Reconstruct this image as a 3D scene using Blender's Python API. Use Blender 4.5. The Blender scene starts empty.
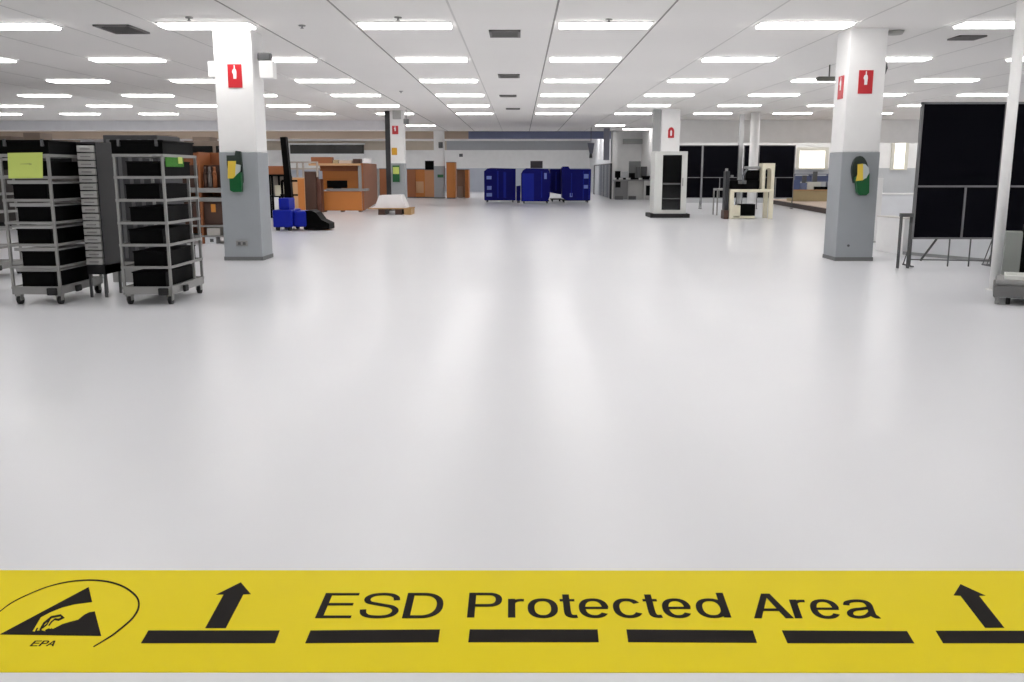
import bpy, bmesh, math, random
from mathutils import Vector, Matrix
from mathutils.geometry import tessellate_polygon
random.seed(7)
sc = bpy.context.scene
COL = sc.collection

# ------------------------------------------------------------------ camera
CAMZ, FPX, PITCH = 1.6, 900.0, math.radians(10.64)
YAW = math.radians(0.51)
cam_d = bpy.data.cameras.new('camera'); cam = bpy.data.objects.new('camera', cam_d); COL.objects.link(cam)
cam.location = (0, 0, CAMZ); cam.rotation_euler = (math.pi/2 - PITCH, 0, YAW)
cam_d.sensor_fit = 'HORIZONTAL'; cam_d.sensor_width = 36.0; cam_d.lens = 36.0*FPX/1024
cam_d.clip_start = 0.05; cam_d.clip_end = 300
sc.camera = cam
RM = cam.rotation_euler.to_matrix()

def ray(px, py): return RM @ Vector(((px-512)/FPX, -(py-341)/FPX, -1))
def F(px, py, z=0.0):                    # the point at height z seen at a place of the photograph
    r = ray(px, py); t = (z-CAMZ)/r.z
    return Vector((r.x*t, r.y*t, z))
def H(px, py, Y):                        # the point at distance Y
    r = ray(px, py); t = Y/r.y
    return Vector((r.x*t, Y, CAMZ+r.z*t))
def P(v):                                # back to the photograph, for labels only
    c = RM.transposed() @ (Vector(v)-Vector((0, 0, CAMZ)))
    return 512+FPX*c.x/-c.z, 341-FPX*c.y/-c.z

# --------------------------------------------------------------- materials
def lin(c): c /= 255.0; return c/12.92 if c <= .04045 else ((c+.055)/1.055)**2.4
MATS = {}
def mat(name, rgb, rough=.5, metal=0.0, var=.06, nscale=3.0, bump=0.0, emit=0.0, coat=0.0, stretch=None, spec=.5):
    if name in MATS: return MATS[name]
    m = bpy.data.materials.new(name); m.use_nodes = True; nt = m.node_tree; N = nt.nodes
    b = N['Principled BSDF']; L = nt.links.new
    col = [lin(c) for c in rgb]
    tc = N.new('ShaderNodeTexCoord'); mp = N.new('ShaderNodeMapping')
    if stretch: mp.inputs['Scale'].default_value = stretch
    L(tc.outputs['Object'], mp.inputs['Vector'])
    nz = N.new('ShaderNodeTexNoise'); nz.inputs['Scale'].default_value = nscale; nz.inputs['Detail'].default_value = 4
    L(mp.outputs[0], nz.inputs['Vector'])
    mx = N.new('ShaderNodeMix'); mx.data_type = 'RGBA'
    mx.inputs[6].default_value = (*[c*(1-var) for c in col], 1); mx.inputs[7].default_value = (*[min(1, c*(1+var)) for c in col], 1)
    L(nz.outputs['Fac'], mx.inputs[0]); L(mx.outputs[2], b.inputs['Base Color'])
    b.inputs['Specular IOR Level'].default_value = spec
    b.inputs['Roughness'].default_value = rough; b.inputs['Metallic'].default_value = metal
    if coat: b.inputs['Coat Weight'].default_value = coat; b.inputs['Coat Roughness'].default_value = .12
    if bump:
        bp = N.new('ShaderNodeBump'); bp.inputs['Strength'].default_value = bump; bp.inputs['Distance'].default_value = .01
        L(nz.outputs['Fac'], bp.inputs['Height']); L(bp.outputs[0], b.inputs['Normal'])
    if emit:
        b.inputs['Emission Color'].default_value = (*col, 1); b.inputs['Emission Strength'].default_value = emit
    MATS[name] = m
    return m

def floor_mat():
    m = bpy.data.materials.new('floor_epoxy'); m.use_nodes = True; nt = m.node_tree; N = nt.nodes; L = nt.links.new
    b = N['Principled BSDF']; tc = N.new('ShaderNodeTexCoord')
    nz = N.new('ShaderNodeTexNoise'); nz.inputs['Scale'].default_value = .35; nz.inputs['Detail'].default_value = 3
    L(tc.outputs['Object'], nz.inputs['Vector'])
    mx = N.new('ShaderNodeMix'); mx.data_type = 'RGBA'
    mx.inputs[6].default_value = (.72, .73, .76, 1); mx.inputs[7].default_value = (.76, .77, .80, 1)
    L(nz.outputs['Fac'], mx.inputs[0]); L(mx.outputs[2], b.inputs['Base Color'])
    rr = N.new('ShaderNodeMapRange'); rr.inputs['To Min'].default_value = .30; rr.inputs['To Max'].default_value = .36
    n2 = N.new('ShaderNodeTexNoise'); n2.inputs['Scale'].default_value = 1.3
    L(tc.outputs['Object'], n2.inputs['Vector']); L(n2.outputs['Fac'], rr.inputs['Value']); L(rr.outputs[0], b.inputs['Roughness'])
    n3 = N.new('ShaderNodeTexNoise'); n3.inputs['Scale'].default_value = 1.1; n3.inputs['Detail'].default_value = 1
    L(tc.outputs['Object'], n3.inputs['Vector'])
    bp = N.new('ShaderNodeBump'); bp.inputs['Strength'].default_value = .04; bp.inputs['Distance'].default_value = .02
    L(n3.outputs['Fac'], bp.inputs['Height']); L(bp.outputs[0], b.inputs['Normal'])
    b.inputs['Specular IOR Level'].default_value = .35
    b.inputs['Coat Weight'].default_value = .5; b.inputs['Coat Roughness'].default_value = .12; b.inputs['Coat IOR'].default_value = 1.04
    return m

WHITE = mat('white_paint', (242, 242, 241), .55)
COOLWHITE = mat('cool_white_paint', (236, 238, 241), .5)
BAND = mat('grey_band_paint', (158, 163, 167), .5)
BASEGREY = mat('base_trim_grey', (112, 114, 114), .6)
CEIL = mat('ceiling_paint', (243, 241, 238), .8, nscale=.3, var=.03)
CEILJ = mat('ceiling_joint', (150, 148, 144), .8); CEILJ2 = mat('ceiling_joint_pale', (214, 212, 209), .8)
BEIGE = mat('beige_wall', (196, 184, 168), .8)
GREYWALL = mat('grey_wall', (176, 178, 182), .8)
UNLIT_BLUEGREY = mat('blue_grey_unlit_ceiling', (120, 128, 160), .7)  # darkness of the unlit far ceiling put into the bulkhead colour
UNLIT_TAN = mat('tan_unlit_ceiling', (190, 172, 154), .8, var=.15, nscale=.6)  # brownish tone stands in for unlit ceiling at the far left
PALEBLUE = mat('pale_blue_wall', (190, 196, 208), .6)
STEEL = mat('grey_metal', (150, 150, 148), .45, .4)
DSTEEL = mat('dark_grey_metal', (95, 96, 97), .45, .4)
BLACK = mat('black_plastic', (4, 4, 5), .6, spec=.08)
FABRIC = mat('black_felt', (11, 11, 18), .9, bump=.2, nscale=60, spec=.08)
RUBBER = mat('black_rubber', (24, 24, 25), .7)
RED = mat('sign_red', (196, 34, 44), .4)
SWHITE = mat('sign_white', (245, 242, 242), .5)
GREEN = mat('dark_green_plastic', (10, 92, 46), .35)
DGREEN = mat('green_black_plastic', (38, 52, 46), .4)
YEL = mat('label_yellow', (232, 200, 70), .5)
NOTE = mat('note_green', (200, 216, 112), .8)
GRASS = mat('green_foam', (54, 120, 30), .9, bump=.5, nscale=80, var=.4)
TAPE = mat('tape_yellow', (232, 212, 6), .5, var=.05, nscale=1.5, spec=.12)
INK = mat('tape_black_print', (27, 23, 22), .7, spec=.1)
ORANGE = mat('orange_laminate', (196, 122, 56), .5, var=.10, nscale=1.2)
TERRA = mat('terracotta_laminate', (152, 92, 54), .55, var=.12, nscale=1.2)
LTAN = mat('light_tan_laminate', (202, 160, 118), .55)
BROWN = mat('dark_brown_laminate', (74, 48, 36), .5)
BLUE = mat('blue_plastic', (18, 36, 160), .5, var=.2, nscale=1.0, spec=.2)
BLUE2 = mat('deep_blue_plastic', (8, 13, 112), .5, var=.25, nscale=1.0, spec=.15)
LBLUE = mat('pale_blue_label', (120, 140, 215), .5)
WOOD = mat('pallet_wood', (176, 140, 92), .7, var=.2, nscale=8, stretch=(1, 8, 8))
CREAM = mat('cream_enamel', (226, 220, 198), .4)
KHAKI = mat('khaki_laminate', (168, 152, 116), .6)
GLASSBLK = mat('black_door_glass', (12, 13, 14), .12)
PINKTAN = mat('pale_pink_tan', (206, 188, 172), .6)
WIN = mat('window_daylight', (255, 250, 240), .5, emit=1.0)
LAMP = mat('lamp_diffuser', (255, 252, 250), .5, emit=10.5)
DGREY = mat('dark_grey_panel', (52, 52, 55), .6, var=.25, nscale=2, stretch=(8, 8, .3))

# ------------------------------------------------------------ mesh builder
ORG = {}
def xf(rot=0.0, at=(0, 0, 0)): return Matrix.Translation(at) @ Matrix.Rotation(rot, 4, 'Z')
class MB:
    def __init__(s): s.v = []; s.f = []; s.sm = []
    def add(s, vs, fs, smooth=False):
        o = len(s.v); s.v += [Vector(v) for v in vs]; s.f += [tuple(o+i for i in f) for f in fs]; s.sm += [smooth]*len(fs); return s
    def box(s, x0, x1, y0, y1, z0, z1, b=0.0):
        if x0 > x1: x0, x1 = x1, x0
        if y0 > y1: y0, y1 = y1, y0
        if z0 > z1: z0, z1 = z1, z0
        if b <= 0:
            vs = [(x, y, z) for z in (z0, z1) for y in (y0, y1) for x in (x0, x1)]
            return s.add(vs, [(0, 2, 3, 1), (4, 5, 7, 6), (0, 1, 5, 4), (2, 6, 7, 3), (0, 4, 6, 2), (1, 3, 7, 5)])
        b = min(b, (x1-x0)*.45, (y1-y0)*.45, (z1-z0)*.45)
        bm = bmesh.new(); bmesh.ops.create_cube(bm, size=1)
        for v in bm.verts: v.co = Vector(((x0+x1)/2+v.co.x*(x1-x0), (y0+y1)/2+v.co.y*(y1-y0), (z0+z1)/2+v.co.z*(z1-z0)))
        bmesh.ops.bevel(bm, geom=bm.edges[:], offset=b, segments=2, affect='EDGES', profile=.5)
        bm.verts.index_update()
        s.add([v.co.copy() for v in bm.verts], [tuple(v.index for v in f.verts) for f in bm.faces]); bm.free(); return s
    def beam(s, a, c, w, d=None, up=(0, 0, 1)):          # square bar from a to c
        a, c = Vector(a), Vector(c); d = d or w; t = (c-a).normalized(); u = Vector(up)
        if abs(t.dot(u)) > .95: u = Vector((0, 1, 0))
        r = t.cross(u).normalized(); u2 = r.cross(t)
        vs = [p+r*sx*w/2+u2*sz*d/2 for p in (a, c) for sx, sz in ((-1, -1), (1, -1), (1, 1), (-1, 1))]
        return s.add(vs, [(3, 2, 1, 0), (4, 5, 6, 7), (0, 1, 5, 4), (1, 2, 6, 5), (2, 3, 7, 6), (3, 0, 4, 7)])
    def tube(s, a, c, r, r2=None, n=16):
        a, c = Vector(a), Vector(c); r2 = r if r2 is None else r2; t = (c-a).normalized()
        u = t.cross(Vector((0, 0, 1)) if abs(t.z) < .9 else Vector((0, 1, 0))).normalized(); w = t.cross(u)
        o = len(s.v); s.v += [p+(u*math.cos(k*2*math.pi/n)+w*math.sin(k*2*math.pi/n))*q for p, q in ((a, r), (c, r2)) for k in range(n)]
        for k in range(n): s.f.append((o+k, o+(k+1) % n, o+n+(k+1) % n, o+n+k)); s.sm.append(True)
        s.f.append(tuple(o+n-1-k for k in range(n))); s.sm.append(False)
        s.f.append(tuple(o+n+k for k in range(n))); s.sm.append(False)
        return s
    def prism(s, pts, dirv):                              # polygon (3-D points, planar) pushed along dirv
        n = len(pts); pts = [Vector(p) for p in pts]; dv = Vector(dirv); tri = tessellate_polygon([pts])
        o = len(s.v); s.v += pts+[p+dv for p in pts]
        for t in tri: s.f.append(tuple(o+i for i in t)); s.f.append(tuple(o+n+i for i in reversed(t))); s.sm += [False]*2
        for k in range(n): s.f.append((o+k, o+(k+1) % n, o+n+(k+1) % n, o+n+k)); s.sm.append(False)
        return s
    def tf(s, M): s.v = [M @ v for v in s.v]; return s
    def build(s, name, m, parent=None, fix=True):
        off = ORG.get(parent.name, Vector((0, 0, 0))) if parent else Vector((0, 0, 0))
        base = Vector((0, 0, 0))
        if parent is None and s.v:
            lo = Vector([min(v[i] for v in s.v) for i in range(3)]); hi = Vector([max(v[i] for v in s.v) for i in range(3)])
            base = Vector(((lo.x+hi.x)/2, (lo.y+hi.y)/2, lo.z))
        me = bpy.data.meshes.new(name); me.from_pydata([v-off-base for v in s.v], [], s.f)
        me.polygons.foreach_set('use_smooth', s.sm)
        if fix:
            bm = bmesh.new(); bm.from_mesh(me); bmesh.ops.recalc_face_normals(bm, faces=bm.faces[:]); bm.to_mesh(me); bm.free()
        me.materials.append(m); o = bpy.data.objects.new(name, me); COL.objects.link(o)
        if parent: o.parent = parent; ORG[o.name] = off
        else: o.location = base; ORG[o.name] = base
        return o
def B(*a): return MB().box(*a)

def tag(o, label=None, cat=None, group=None, kind=None):
    if label: o['label'] = label
    if cat: o['category'] = cat
    if group: o['group'] = group
    if kind: o['kind'] = kind
    return o
def thing(name, label, cat, loc, group=None, kind=None):
    o = bpy.data.objects.new(name, None); COL.objects.link(o); o.location = loc; o.empty_display_size = .1
    ORG[o.name] = Vector(loc); return tag(o, label, cat, group, kind)
def copy_tree(o, loc=None, parent=None, label=None):
    c = o.copy(); COL.objects.link(c); c.parent = parent
    if loc is not None: c.location = loc; ORG[c.name] = Vector(loc)
    if label: c['label'] = label
    for ch in list(o.children): copy_tree(ch, None, c)
    return c
def struct(name, mb, m, label=None, parent=None):
    o = mb.build(name, m, parent)
    if parent is None: tag(o, label, None, None, 'structure')
    return o
def pbox(px0, py0, px1, py1, Y, d, b=0.0):                # box whose front face fills a patch of the picture at distance Y
    a, c = H((px0+px1)/2, py0, Y), H((px0+px1)/2, py1, Y)
    ym = (py0+py1)/2
    return MB().box(H(px0, ym, Y).x, H(px1, ym, Y).x, Y, Y+d, c.z, a.z, b)

# ------------------------------------------------------------- room shell
CZ = 4.07
XL, XR, YB, YF = -34.0, 25.0, -9.0, 75.0
f = MB().box(XL, XR, YB, YF, -.15, 0).build('floor', floor_mat()); tag(f, 'glossy pale grey seamless floor of the whole hall', None, None, 'structure')
struct('ceiling', B(XL, XR, YB, YF, CZ, CZ+.1), CEIL, 'flat off-white suspended ceiling above the hall')
struct('wall_back', B(XL, XR, YB-.15, YB, -.15, CZ+.1), WHITE, 'plain white wall behind the viewpoint')
struct('wall_left', B(XL-.15, XL, YB, YF, -.15, CZ+.1), WHITE, 'plain white wall far off on the left')
struct('wall_right', B(XR, XR+.15, YB, 48, -.15, CZ+.1), WHITE, 'plain white wall far off on the right')
wf = struct('wall_far', B(XL, 5.7, YF, YF+.15, 1.9, 3.35), WHITE, 'far end wall, white stripe above pale blue lower part')
struct('lower_paint', B(XL, 5.7, YF, YF+.15, -.15, 1.9), PALEBLUE, None, wf)
struct('upper_paint_left', B(XL, -6.0, YF, YF+.15, 3.35, CZ+.1), BEIGE, None, wf)
struct('upper_paint_centre', B(-6.0, 5.7, YF, YF+.15, 3.35, CZ+.1), GREYWALL, None, wf)
struct('wall_side', B(5.7, 5.85, 57.6, YF, -.15, CZ+.1), COOLWHITE, 'white wall running away behind the strip curtain')
struct('wall_recess', B(5.7, 7.75, 57.6, 57.75, -.15, CZ+.1), WHITE, 'bright white wall behind the far workstation')
struct('wall_return', B(7.6, 7.75, 48, 57.6, -.15, CZ+.1), WHITE, 'short white wall running back beside the far workstation')
wr = struct('wall_screens', B(7.6, XR, 48, 48.15, 1.8, CZ+.1), WHITE, 'white wall behind the black screens, grey lower part')
struct('lower_paint', B(7.6, XR, 48, 48.15, -.15, 1.8), mat('pale_grey_wall', (196, 199, 202), .6), None, wr)
# bulkheads across the ceiling
struct('trim_1', B(XL, -3.2, 57, 57.5, 3.62, CZ-.005), UNLIT_TAN, 'brownish bulkhead toned as unlit ceiling at the far left end')
struct('trim_2', B(-3.2, 5.6, 57, 57.5, 3.62, CZ-.005), UNLIT_BLUEGREY, 'blue grey bulkhead toned as unlit ceiling above the blue containers')
struct('trim_3', B(7.2, XR, 44.6, 44.9, 2.98, CZ-.005), WHITE, 'white bulkhead above the row of black screens')
struct('trim_4', B(XL, -5.9, 45, 45.3, 3.62, CZ-.005), COOLWHITE, 'white ceiling downstand beam across the left half of the hall')
# ceiling joints along both sides of every lamp column
jn = 0
for k in range(-7, 7):
    for s in (-.87, .87):
        x = 1.43+3.38*k+s
        if not (-16 < x < 15): continue
        y1 = 44.9 if x < -5.9 else (56.9 if x < 7.2 else 44.5)
        struct('trim_%d' % (5+jn), B(x-.016, x+.016, 1, y1, CZ-.004, CZ-.001), CEILJ if -5 < x < 2.5 and abs(x+1.08) > .1 else CEILJ2, 'thin straight grey joint running along the ceiling'); jn += 1
# slot window and lit windows
a, c = H(290, 144.7, 74.9), H(364, 153.7, 74.9)
w1 = tag(B(a.x, c.x, 74.84, 74.98, c.z, a.z).build('window_1', mat('dark_glass', (38, 38, 36), .2)), 'long dark slot window high in the far left wall', None, None, 'structure')
fr = MB(); fr.box(a.x-.35, c.x+.1, 74.8, 74.97, a.z, a.z+.12); fr.box(a.x-.35, c.x+.1, 74.8, 74.97, c.z-.25, c.z); fr.box(a.x-.35, a.x, 74.8, 74.97, c.z, a.z)
struct('window_frame', fr, WHITE, None, w1)
for i, (p0, q0, p1, q1, lab) in enumerate(((800, 150.6, 824.5, 168.0, 'bright window in the wall between black screen and right pillar'),
                                           (895.5, 142, 904, 168.5, 'narrow bright window left of the nearest black screen'))):
    a, c = H(p0, q0, 47.9), H(p1, q1, 47.9)
    w = tag(B(a.x, c.x, 47.93, 47.985, c.z, a.z).build('window_%d' % (i+2), WIN), lab, None, None, 'structure')
    fm = MB(); t = .16
    fm.box(a.x-t, c.x+t, 47.88, 47.99, a.z, a.z+t); fm.box(a.x-t, c.x+t, 47.88, 47.99, c.z-t*.5, c.z)
    fm.box(a.x-t, a.x, 47.88, 47.99, c.z, a.z); fm.box(c.x, c.x+t, 47.88, 47.99, c.z, a.z)
    struct('window_frame', fm, mat('cream_frame', (222, 220, 208), .6), None, w)

# ---------------------------------------------------------- ceiling lamps
def make_lamp(x, y):
    r = thing('ceiling_light', 'x', 'ceiling light', (x, y, CZ-.02), 'recessed light panels in the ceiling')
    fm = MB(); w, d, t = .76, .23, .03
    fm.box(x-w-t, x+w+t, y-d-t, y-d, CZ-.02, CZ-.001); fm.box(x-w-t, x+w+t, y+d, y+d+t, CZ-.02, CZ-.001)
    fm.box(x-w-t, x-w, y-d, y+d, CZ-.02, CZ-.001); fm.box(x+w, x+w+t, y-d, y+d, CZ-.02, CZ-.001)
    fm.build('frame', WHITE, r)
    MB().box(x-w, x+w, y-d, y+d, CZ-.055, CZ-.002).build('diffuser', LAMP, r)
    return r
ORD = ['first', 'second', 'third', 'fourth', 'fifth', 'sixth', 'seventh', 'eighth', 'ninth', 'tenth', 'eleventh', 'twelfth', 'thirteenth', 'fourteenth', 'fifteenth', 'sixteenth']
rows = [1.6, 6.6, 11.3, 16.0, 20.7, 25.4, 30.1, 34.8, 39.5]
lamp0 = None
for ri, y in enumerate(rows):
    xs = []
    for k in range(-9, 7):
        x = 1.43+3.38*k
        px, py = P((x, y, CZ)) if y > 3 else (0, -99)
        seen = y > 14 and -40 < px < 1064
        if not seen and abs(x) > 16: continue
        if y < 14 or seen: xs.append((x, seen))
    for i, (x, seen) in enumerate(xs):
        if y > 14:
            rn = ['row nearest the viewer', 'second row back', 'third row back', 'fourth row back', 'fifth row back', 'sixth row back'][ri-3]
            lab = 'white light panel, %s from the left in the ceiling\'s %s' % (ORD[i], rn)
        else: lab = 'white light panel in the ceiling above and behind the viewer'
        if lamp0 is None: lamp0 = make_lamp(x, y); o = lamp0
        else: o = copy_tree(lamp0, (x, y, CZ-.02))
        o['label'] = lab
        if y < 14: o['group'] = 'light panels above and behind the viewer'
        elif 1: o['group'] = 'recessed light panels in the ceiling'
# unseen rows added above the bulkhead to brighten the far end
for yy in (60.0, 63.5, 67.0):
    for i, k in enumerate((-8, -7, -6, -5, -4, -3, -2, -1, 0, 1)):
        o = copy_tree(lamp0, (1.43+3.38*k, yy, CZ-.02))
        o['label'] = 'added light panel at the far end, %s from the left, %s row' % (ORD[i], 'nearest' if yy < 61 else ('middle' if yy < 65 else 'farthest')); o['group'] = 'added light panels at the far end'

for xx, yy, lab in ((-5.33, 49.5, 'small added light panel in front of the far left pillar'), (4.81, 49.5, 'small added light panel in front of the slim white far post'), (6.75, 53.8, 'small added light panel in front of the white recess wall')):  # single lamps added to brighten the far pillar and the recess
    o = copy_tree(lamp0, (xx, yy, CZ-.02)); o['label'] = lab; o['group'] = 'added distant light panels'
for yy in (48.3, 52.0):  # lamps out of sight, added to brighten the far left bulkhead and wall
    for i, k in enumerate((-9, -8, -7, -6, -5, -4, -3)):
        o = copy_tree(lamp0, (1.43+3.38*k, yy, CZ-.02)); o['label'] = 'added light panel behind the left downstand beam, %s from the left, %s row' % (ORD[i], 'nearer' if yy < 50 else 'farther'); o['group'] = 'added light panels behind the left downstand'
for i in range(6):  # unseen lamps added to brighten the wall behind the screens
    o = copy_tree(lamp0, (8.6+2.8*i, 46.3, CZ-.02)); o['label'] = 'added light panel hidden above the white bulkhead at right, %s from the left' % ORD[i]; o['group'] = 'added light panels behind the right bulkhead'
VENTM = mat('vent_grey', (122, 120, 118), .6); VENTD = mat('vent_dark', (60, 60, 60), .7)
def vent(px, py, w, lab, d=.5):
    p = F(px, py, CZ); r = thing('ceiling_vent', lab, 'air vent', (p.x, p.y, CZ-.03), 'air vents in the ceiling')
    m = MB(); m.box(p.x-w/2, p.x+w/2, p.y-d/2, p.y-d/2+.04, CZ-.03, CZ-.001); m.box(p.x-w/2, p.x+w/2, p.y+d/2-.04, p.y+d/2, CZ-.03, CZ-.001)
    m.box(p.x-w/2, p.x-w/2+.04, p.y-d/2, p.y+d/2, CZ-.03, CZ-.001); m.box(p.x+w/2-.04, p.x+w/2, p.y-d/2, p.y+d/2, CZ-.03, CZ-.001); m.build('frame', VENTM, r)
    MB().box(p.x-w/2, p.x+w/2, p.y-d/2, p.y+d/2, CZ-.008, CZ-.0012).build('backing', VENTD, r)
    s = MB(); n = 7
    for i in range(1, n): yy = p.y-d/2+d*i/n; s.beam((p.x-w/2+.04, yy, CZ-.02), (p.x+w/2-.04, yy, CZ-.02), .035, .008)
    s.build('slats', VENTM, r)
vent(505, 33, .56, 'nearest grey square air vent in the ceiling centre', .75)
vent(509, 75.5, .56, 'second grey air vent back along the ceiling centre', .75)
vent(508, 95.5, .56, 'third grey air vent back along the ceiling centre', .6)
vent(513, 108.5, .56, 'farthest small grey air vent in the ceiling centre', .6)
vent(122, 28.5, .62, 'dark air vent in the ceiling at upper left', .9)
vent(967, 37, .5, 'dark air vent beside the light panel at upper right', .5)
def sprinkler(px, py, lab):
    p = F(px, py, CZ)
    m = MB().tube((p.x, p.y, CZ-.02), (p.x, p.y, CZ-.001), .06).tube((p.x, p.y, CZ-.05), (p.x, p.y, CZ-.02), .015).tube((p.x, p.y, CZ-.058), (p.x, p.y, CZ-.05), .03)
    tag(m.build('sprinkler_head', STEEL), lab, 'sprinkler', 'sprinkler heads in the ceiling')
sprinkler(189, 17, 'small sprinkler head above the light panel left of centre pillar')
sprinkler(398, 17, 'small sprinkler head beside the second vent column, left of the nearest vent')
sprinkler(609, 19, 'small sprinkler head above the panel right of the nearest vent')
sprinkler(813, 22, 'small sprinkler head in front of the right pillar')
sprinkler(302, 25, 'small sprinkler head in the ceiling right of the left pillar')
sprinkler(401, 91, 'tiny dark sprinkler head far back left of the ceiling centre')
p = F(895, 31, CZ)
tag(MB().tube((p.x, p.y, CZ-.06), (p.x, p.y, CZ-.001), .13, .16, 24).build('smoke_detector', mat('detector_grey', (176, 176, 172), .5)), 'round grey smoke detector above the right pillar', 'smoke detector')
p = H(829, 79, 22)
m = MB().box(p.x-.28, p.x+.22, 21.9, 22.1, p.z-.05, p.z+.05, .02).tube((p.x, 22, p.z), (p.x, 22, CZ-.001), .015)
tag(m.build('hanging_sensor', mat('sensor_olive', (92, 92, 84), .5)), 'dark flat box hanging from the ceiling left of the right pillar', 'sensor')

# --------------------------------------------------------------- pillars
def extinguisher_sign(xc, zc, y, w, h, lab, side=None):
    # side None: on the front face, facing the viewer; else on the left face at x = xc
    r = thing('extinguisher_sign', lab, 'sign', (xc, y, zc))
    if side is None:
        MB().box(xc-w/2, xc+w/2, y-.012, y, zc-h/2, zc+h/2).build('plate', RED, r)
        q = lambda u, v: Vector((xc+u*w, y-.012, zc+v*h)); dv = (0, -.004, 0)
    else:
        MB().box(xc-.012, xc, y-w/2, y+w/2, zc-h/2, zc+h/2).build('plate', RED, r)
        q = lambda u, v: Vector((xc-.012, y-u*w, zc+v*h)); dv = (-.004, 0, 0)
    m = MB()
    body = [(-.10, -.12), (.10, -.12), (.11, .0), (.13, .17), (.10, .27), (.03, .32), (.03, .46), (-.04, .46), (-.04, .32), (-.14, .26), (-.18, .16), (-.13, .10), (-.10, .08)]
    m.prism([q(*t) for t in body], dv)
    m.build('extinguisher_symbol', SWHITE, r)
    return r
def pillar(x0, y0, lab, w=.64, top=CZ, bandz=None, side='right'):
    r = thing('pillar', lab, None, (x0+w/2, y0+w/2, 0), None, 'structure')
    MB().box(x0, x0+w, y0, y0+w, 1.95, top-.002, .012).build('shaft', WHITE, r)
    MB().box(x0-.008, x0+w+.008, y0-.008, y0+w+.008, 0, 1.95, .012).build('painted_band', BAND, r)
    MB().box(x0-.016, x0+w+.016, y0-.016, y0+w+.016, 0, .07).build('base_trim', BASEGREY, r)
    return r
PY = 16.5
xl = H(222, 200, PY).x
pillar(xl, PY, 'square pillar on the left, white above grey', .68)
xr = H(839.5, 200, PY).x
pillar(xr, PY, 'square pillar on the right, white above grey', .66)
# left pillar: signs, boxes, socket
c = H(235, 76, PY); extinguisher_sign(c.x, c.z, PY, .25, .40, 'red fire extinguisher sign high on the left pillar')
c = H(865.5, 82, PY); extinguisher_sign(c.x, c.z, PY, .25, .40, 'red fire extinguisher sign on the front of the right pillar')
c = H(838, 86, PY); extinguisher_sign(xr, c.z-.0, PY+.30, .26, .40, 'red fire extinguisher sign on the side of the right pillar', 1)
def wall_box(px0, py0, px1, py1, lab, Y, cap=False, x_at=None):
    a, c = H(px0, (py0+py1)/2, Y), H(px1, (py0+py1)/2, Y); z1, z0 = H(px0, py0, Y).z, H(px0, py1, Y).z
    r = thing('wall_unit', lab, 'wall unit', ((a.x+c.x)/2, Y+.1, z0))
    MB().box(a.x, c.x, Y, Y+.22, z0, z1, .02).build('housing', WHITE, r)
    if cap: MB().box(a.x-.03, c.x-.06, Y+.02, Y+.2, z1, z1+.14, .02).build('cap', DSTEEL, r)
    return r
a = H(257.5, 70, PY)
wall_box(259, 60.5, 273.5, 78.5, 'white box with dark cap on the right flank of left pillar', PY+.1, True)
wall_box(207.6, 61, 216.2, 77.5, 'small white box on the left flank of the left pillar', PY+.1)
c = H(886, 66.5, PY)
m = MB().tube((xr+.66, PY+.25, c.z), (xr+.73, PY+.25, c.z), .15, .13, 24).tube((xr+.73, PY+.25, c.z), (xr+.78, PY+.25, c.z), .08, .03, 24)
tag(m.build('alarm_bell', mat('bell_grey', (82, 82, 84), .4, .3)), 'dark round alarm bell on the right flank of right pillar', 'alarm bell')
c = H(242.3, 243.3, PY)
r = thing('socket_outlet', 'small grey double socket low on the left pillar', 'socket', (c.x, PY, c.z))
MB().box(c.x-.11, c.x+.11, PY-.03, PY-.008, c.z-.05, c.z+.05, .01).build('face_plate', STEEL, r)
m = MB(); m.box(c.x-.07, c.x-.02, PY-.034, PY-.03, c.z-.025, c.z+.025); m.box(c.x+.02, c.x+.07, PY-.034, PY-.03, c.z-.025, c.z+.025); m.build('sockets', DSTEEL, r)
c = H(848, 245.5, PY)
tag(MB().tube((c.x, PY-.03, c.z), (c.x, PY-.008, c.z), .022).build('wall_stud', DSTEEL), 'tiny dark round stud low on the right pillar', 'stud')

def dispenser(pts_body, pts_back, lab_yel, lab_wht, label, Y):
    c = H(*pts_body[0], Y)
    r = thing('wipe_dispenser', label, 'dispenser', (c.x, Y, c.z))
    pr = lambda pts, y0, d: MB().prism([H(x, y, Y)+Vector((0, y0-.008, 0)) for x, y in pts], (0, -d, 0))
    pr(pts_back, 0, .06).build('holder', DGREEN, r)
    b = pr(pts_body, -.06, .10).build('green_body', GREEN, r)
    pr(lab_yel, -.16, .02).build('yellow_label', YEL, r)
    pr(lab_wht, -.14, .03).build('white_nozzle', mat('pale_grey_plastic', (196, 204, 204), .4), r)
S = lambda pts, ox, oy, k: [(ox+x/k, oy+y/k) for x, y in pts]
dispenser(S([(150, 400), (290, 340), (302, 580), (200, 582), (160, 560)], 220, 145, 12.4),
          S([(95, 130), (195, 128), (205, 72), (268, 80), (300, 420), (295, 470), (140, 430), (100, 250)], 220, 145, 12.4),
          S([(138, 200), (235, 200), (225, 385), (200, 412), (135, 415)], 220, 145, 12.4),
          S([(230, 235), (290, 250), (285, 320), (225, 385)], 220, 145, 12.4), 'green wipe dispenser with yellow label on the left pillar', PY)
oval = [(295+103*math.cos(t), 330-195*math.sin(t)) for t in [math.pi*k/10 for k in range(11)]]
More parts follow.
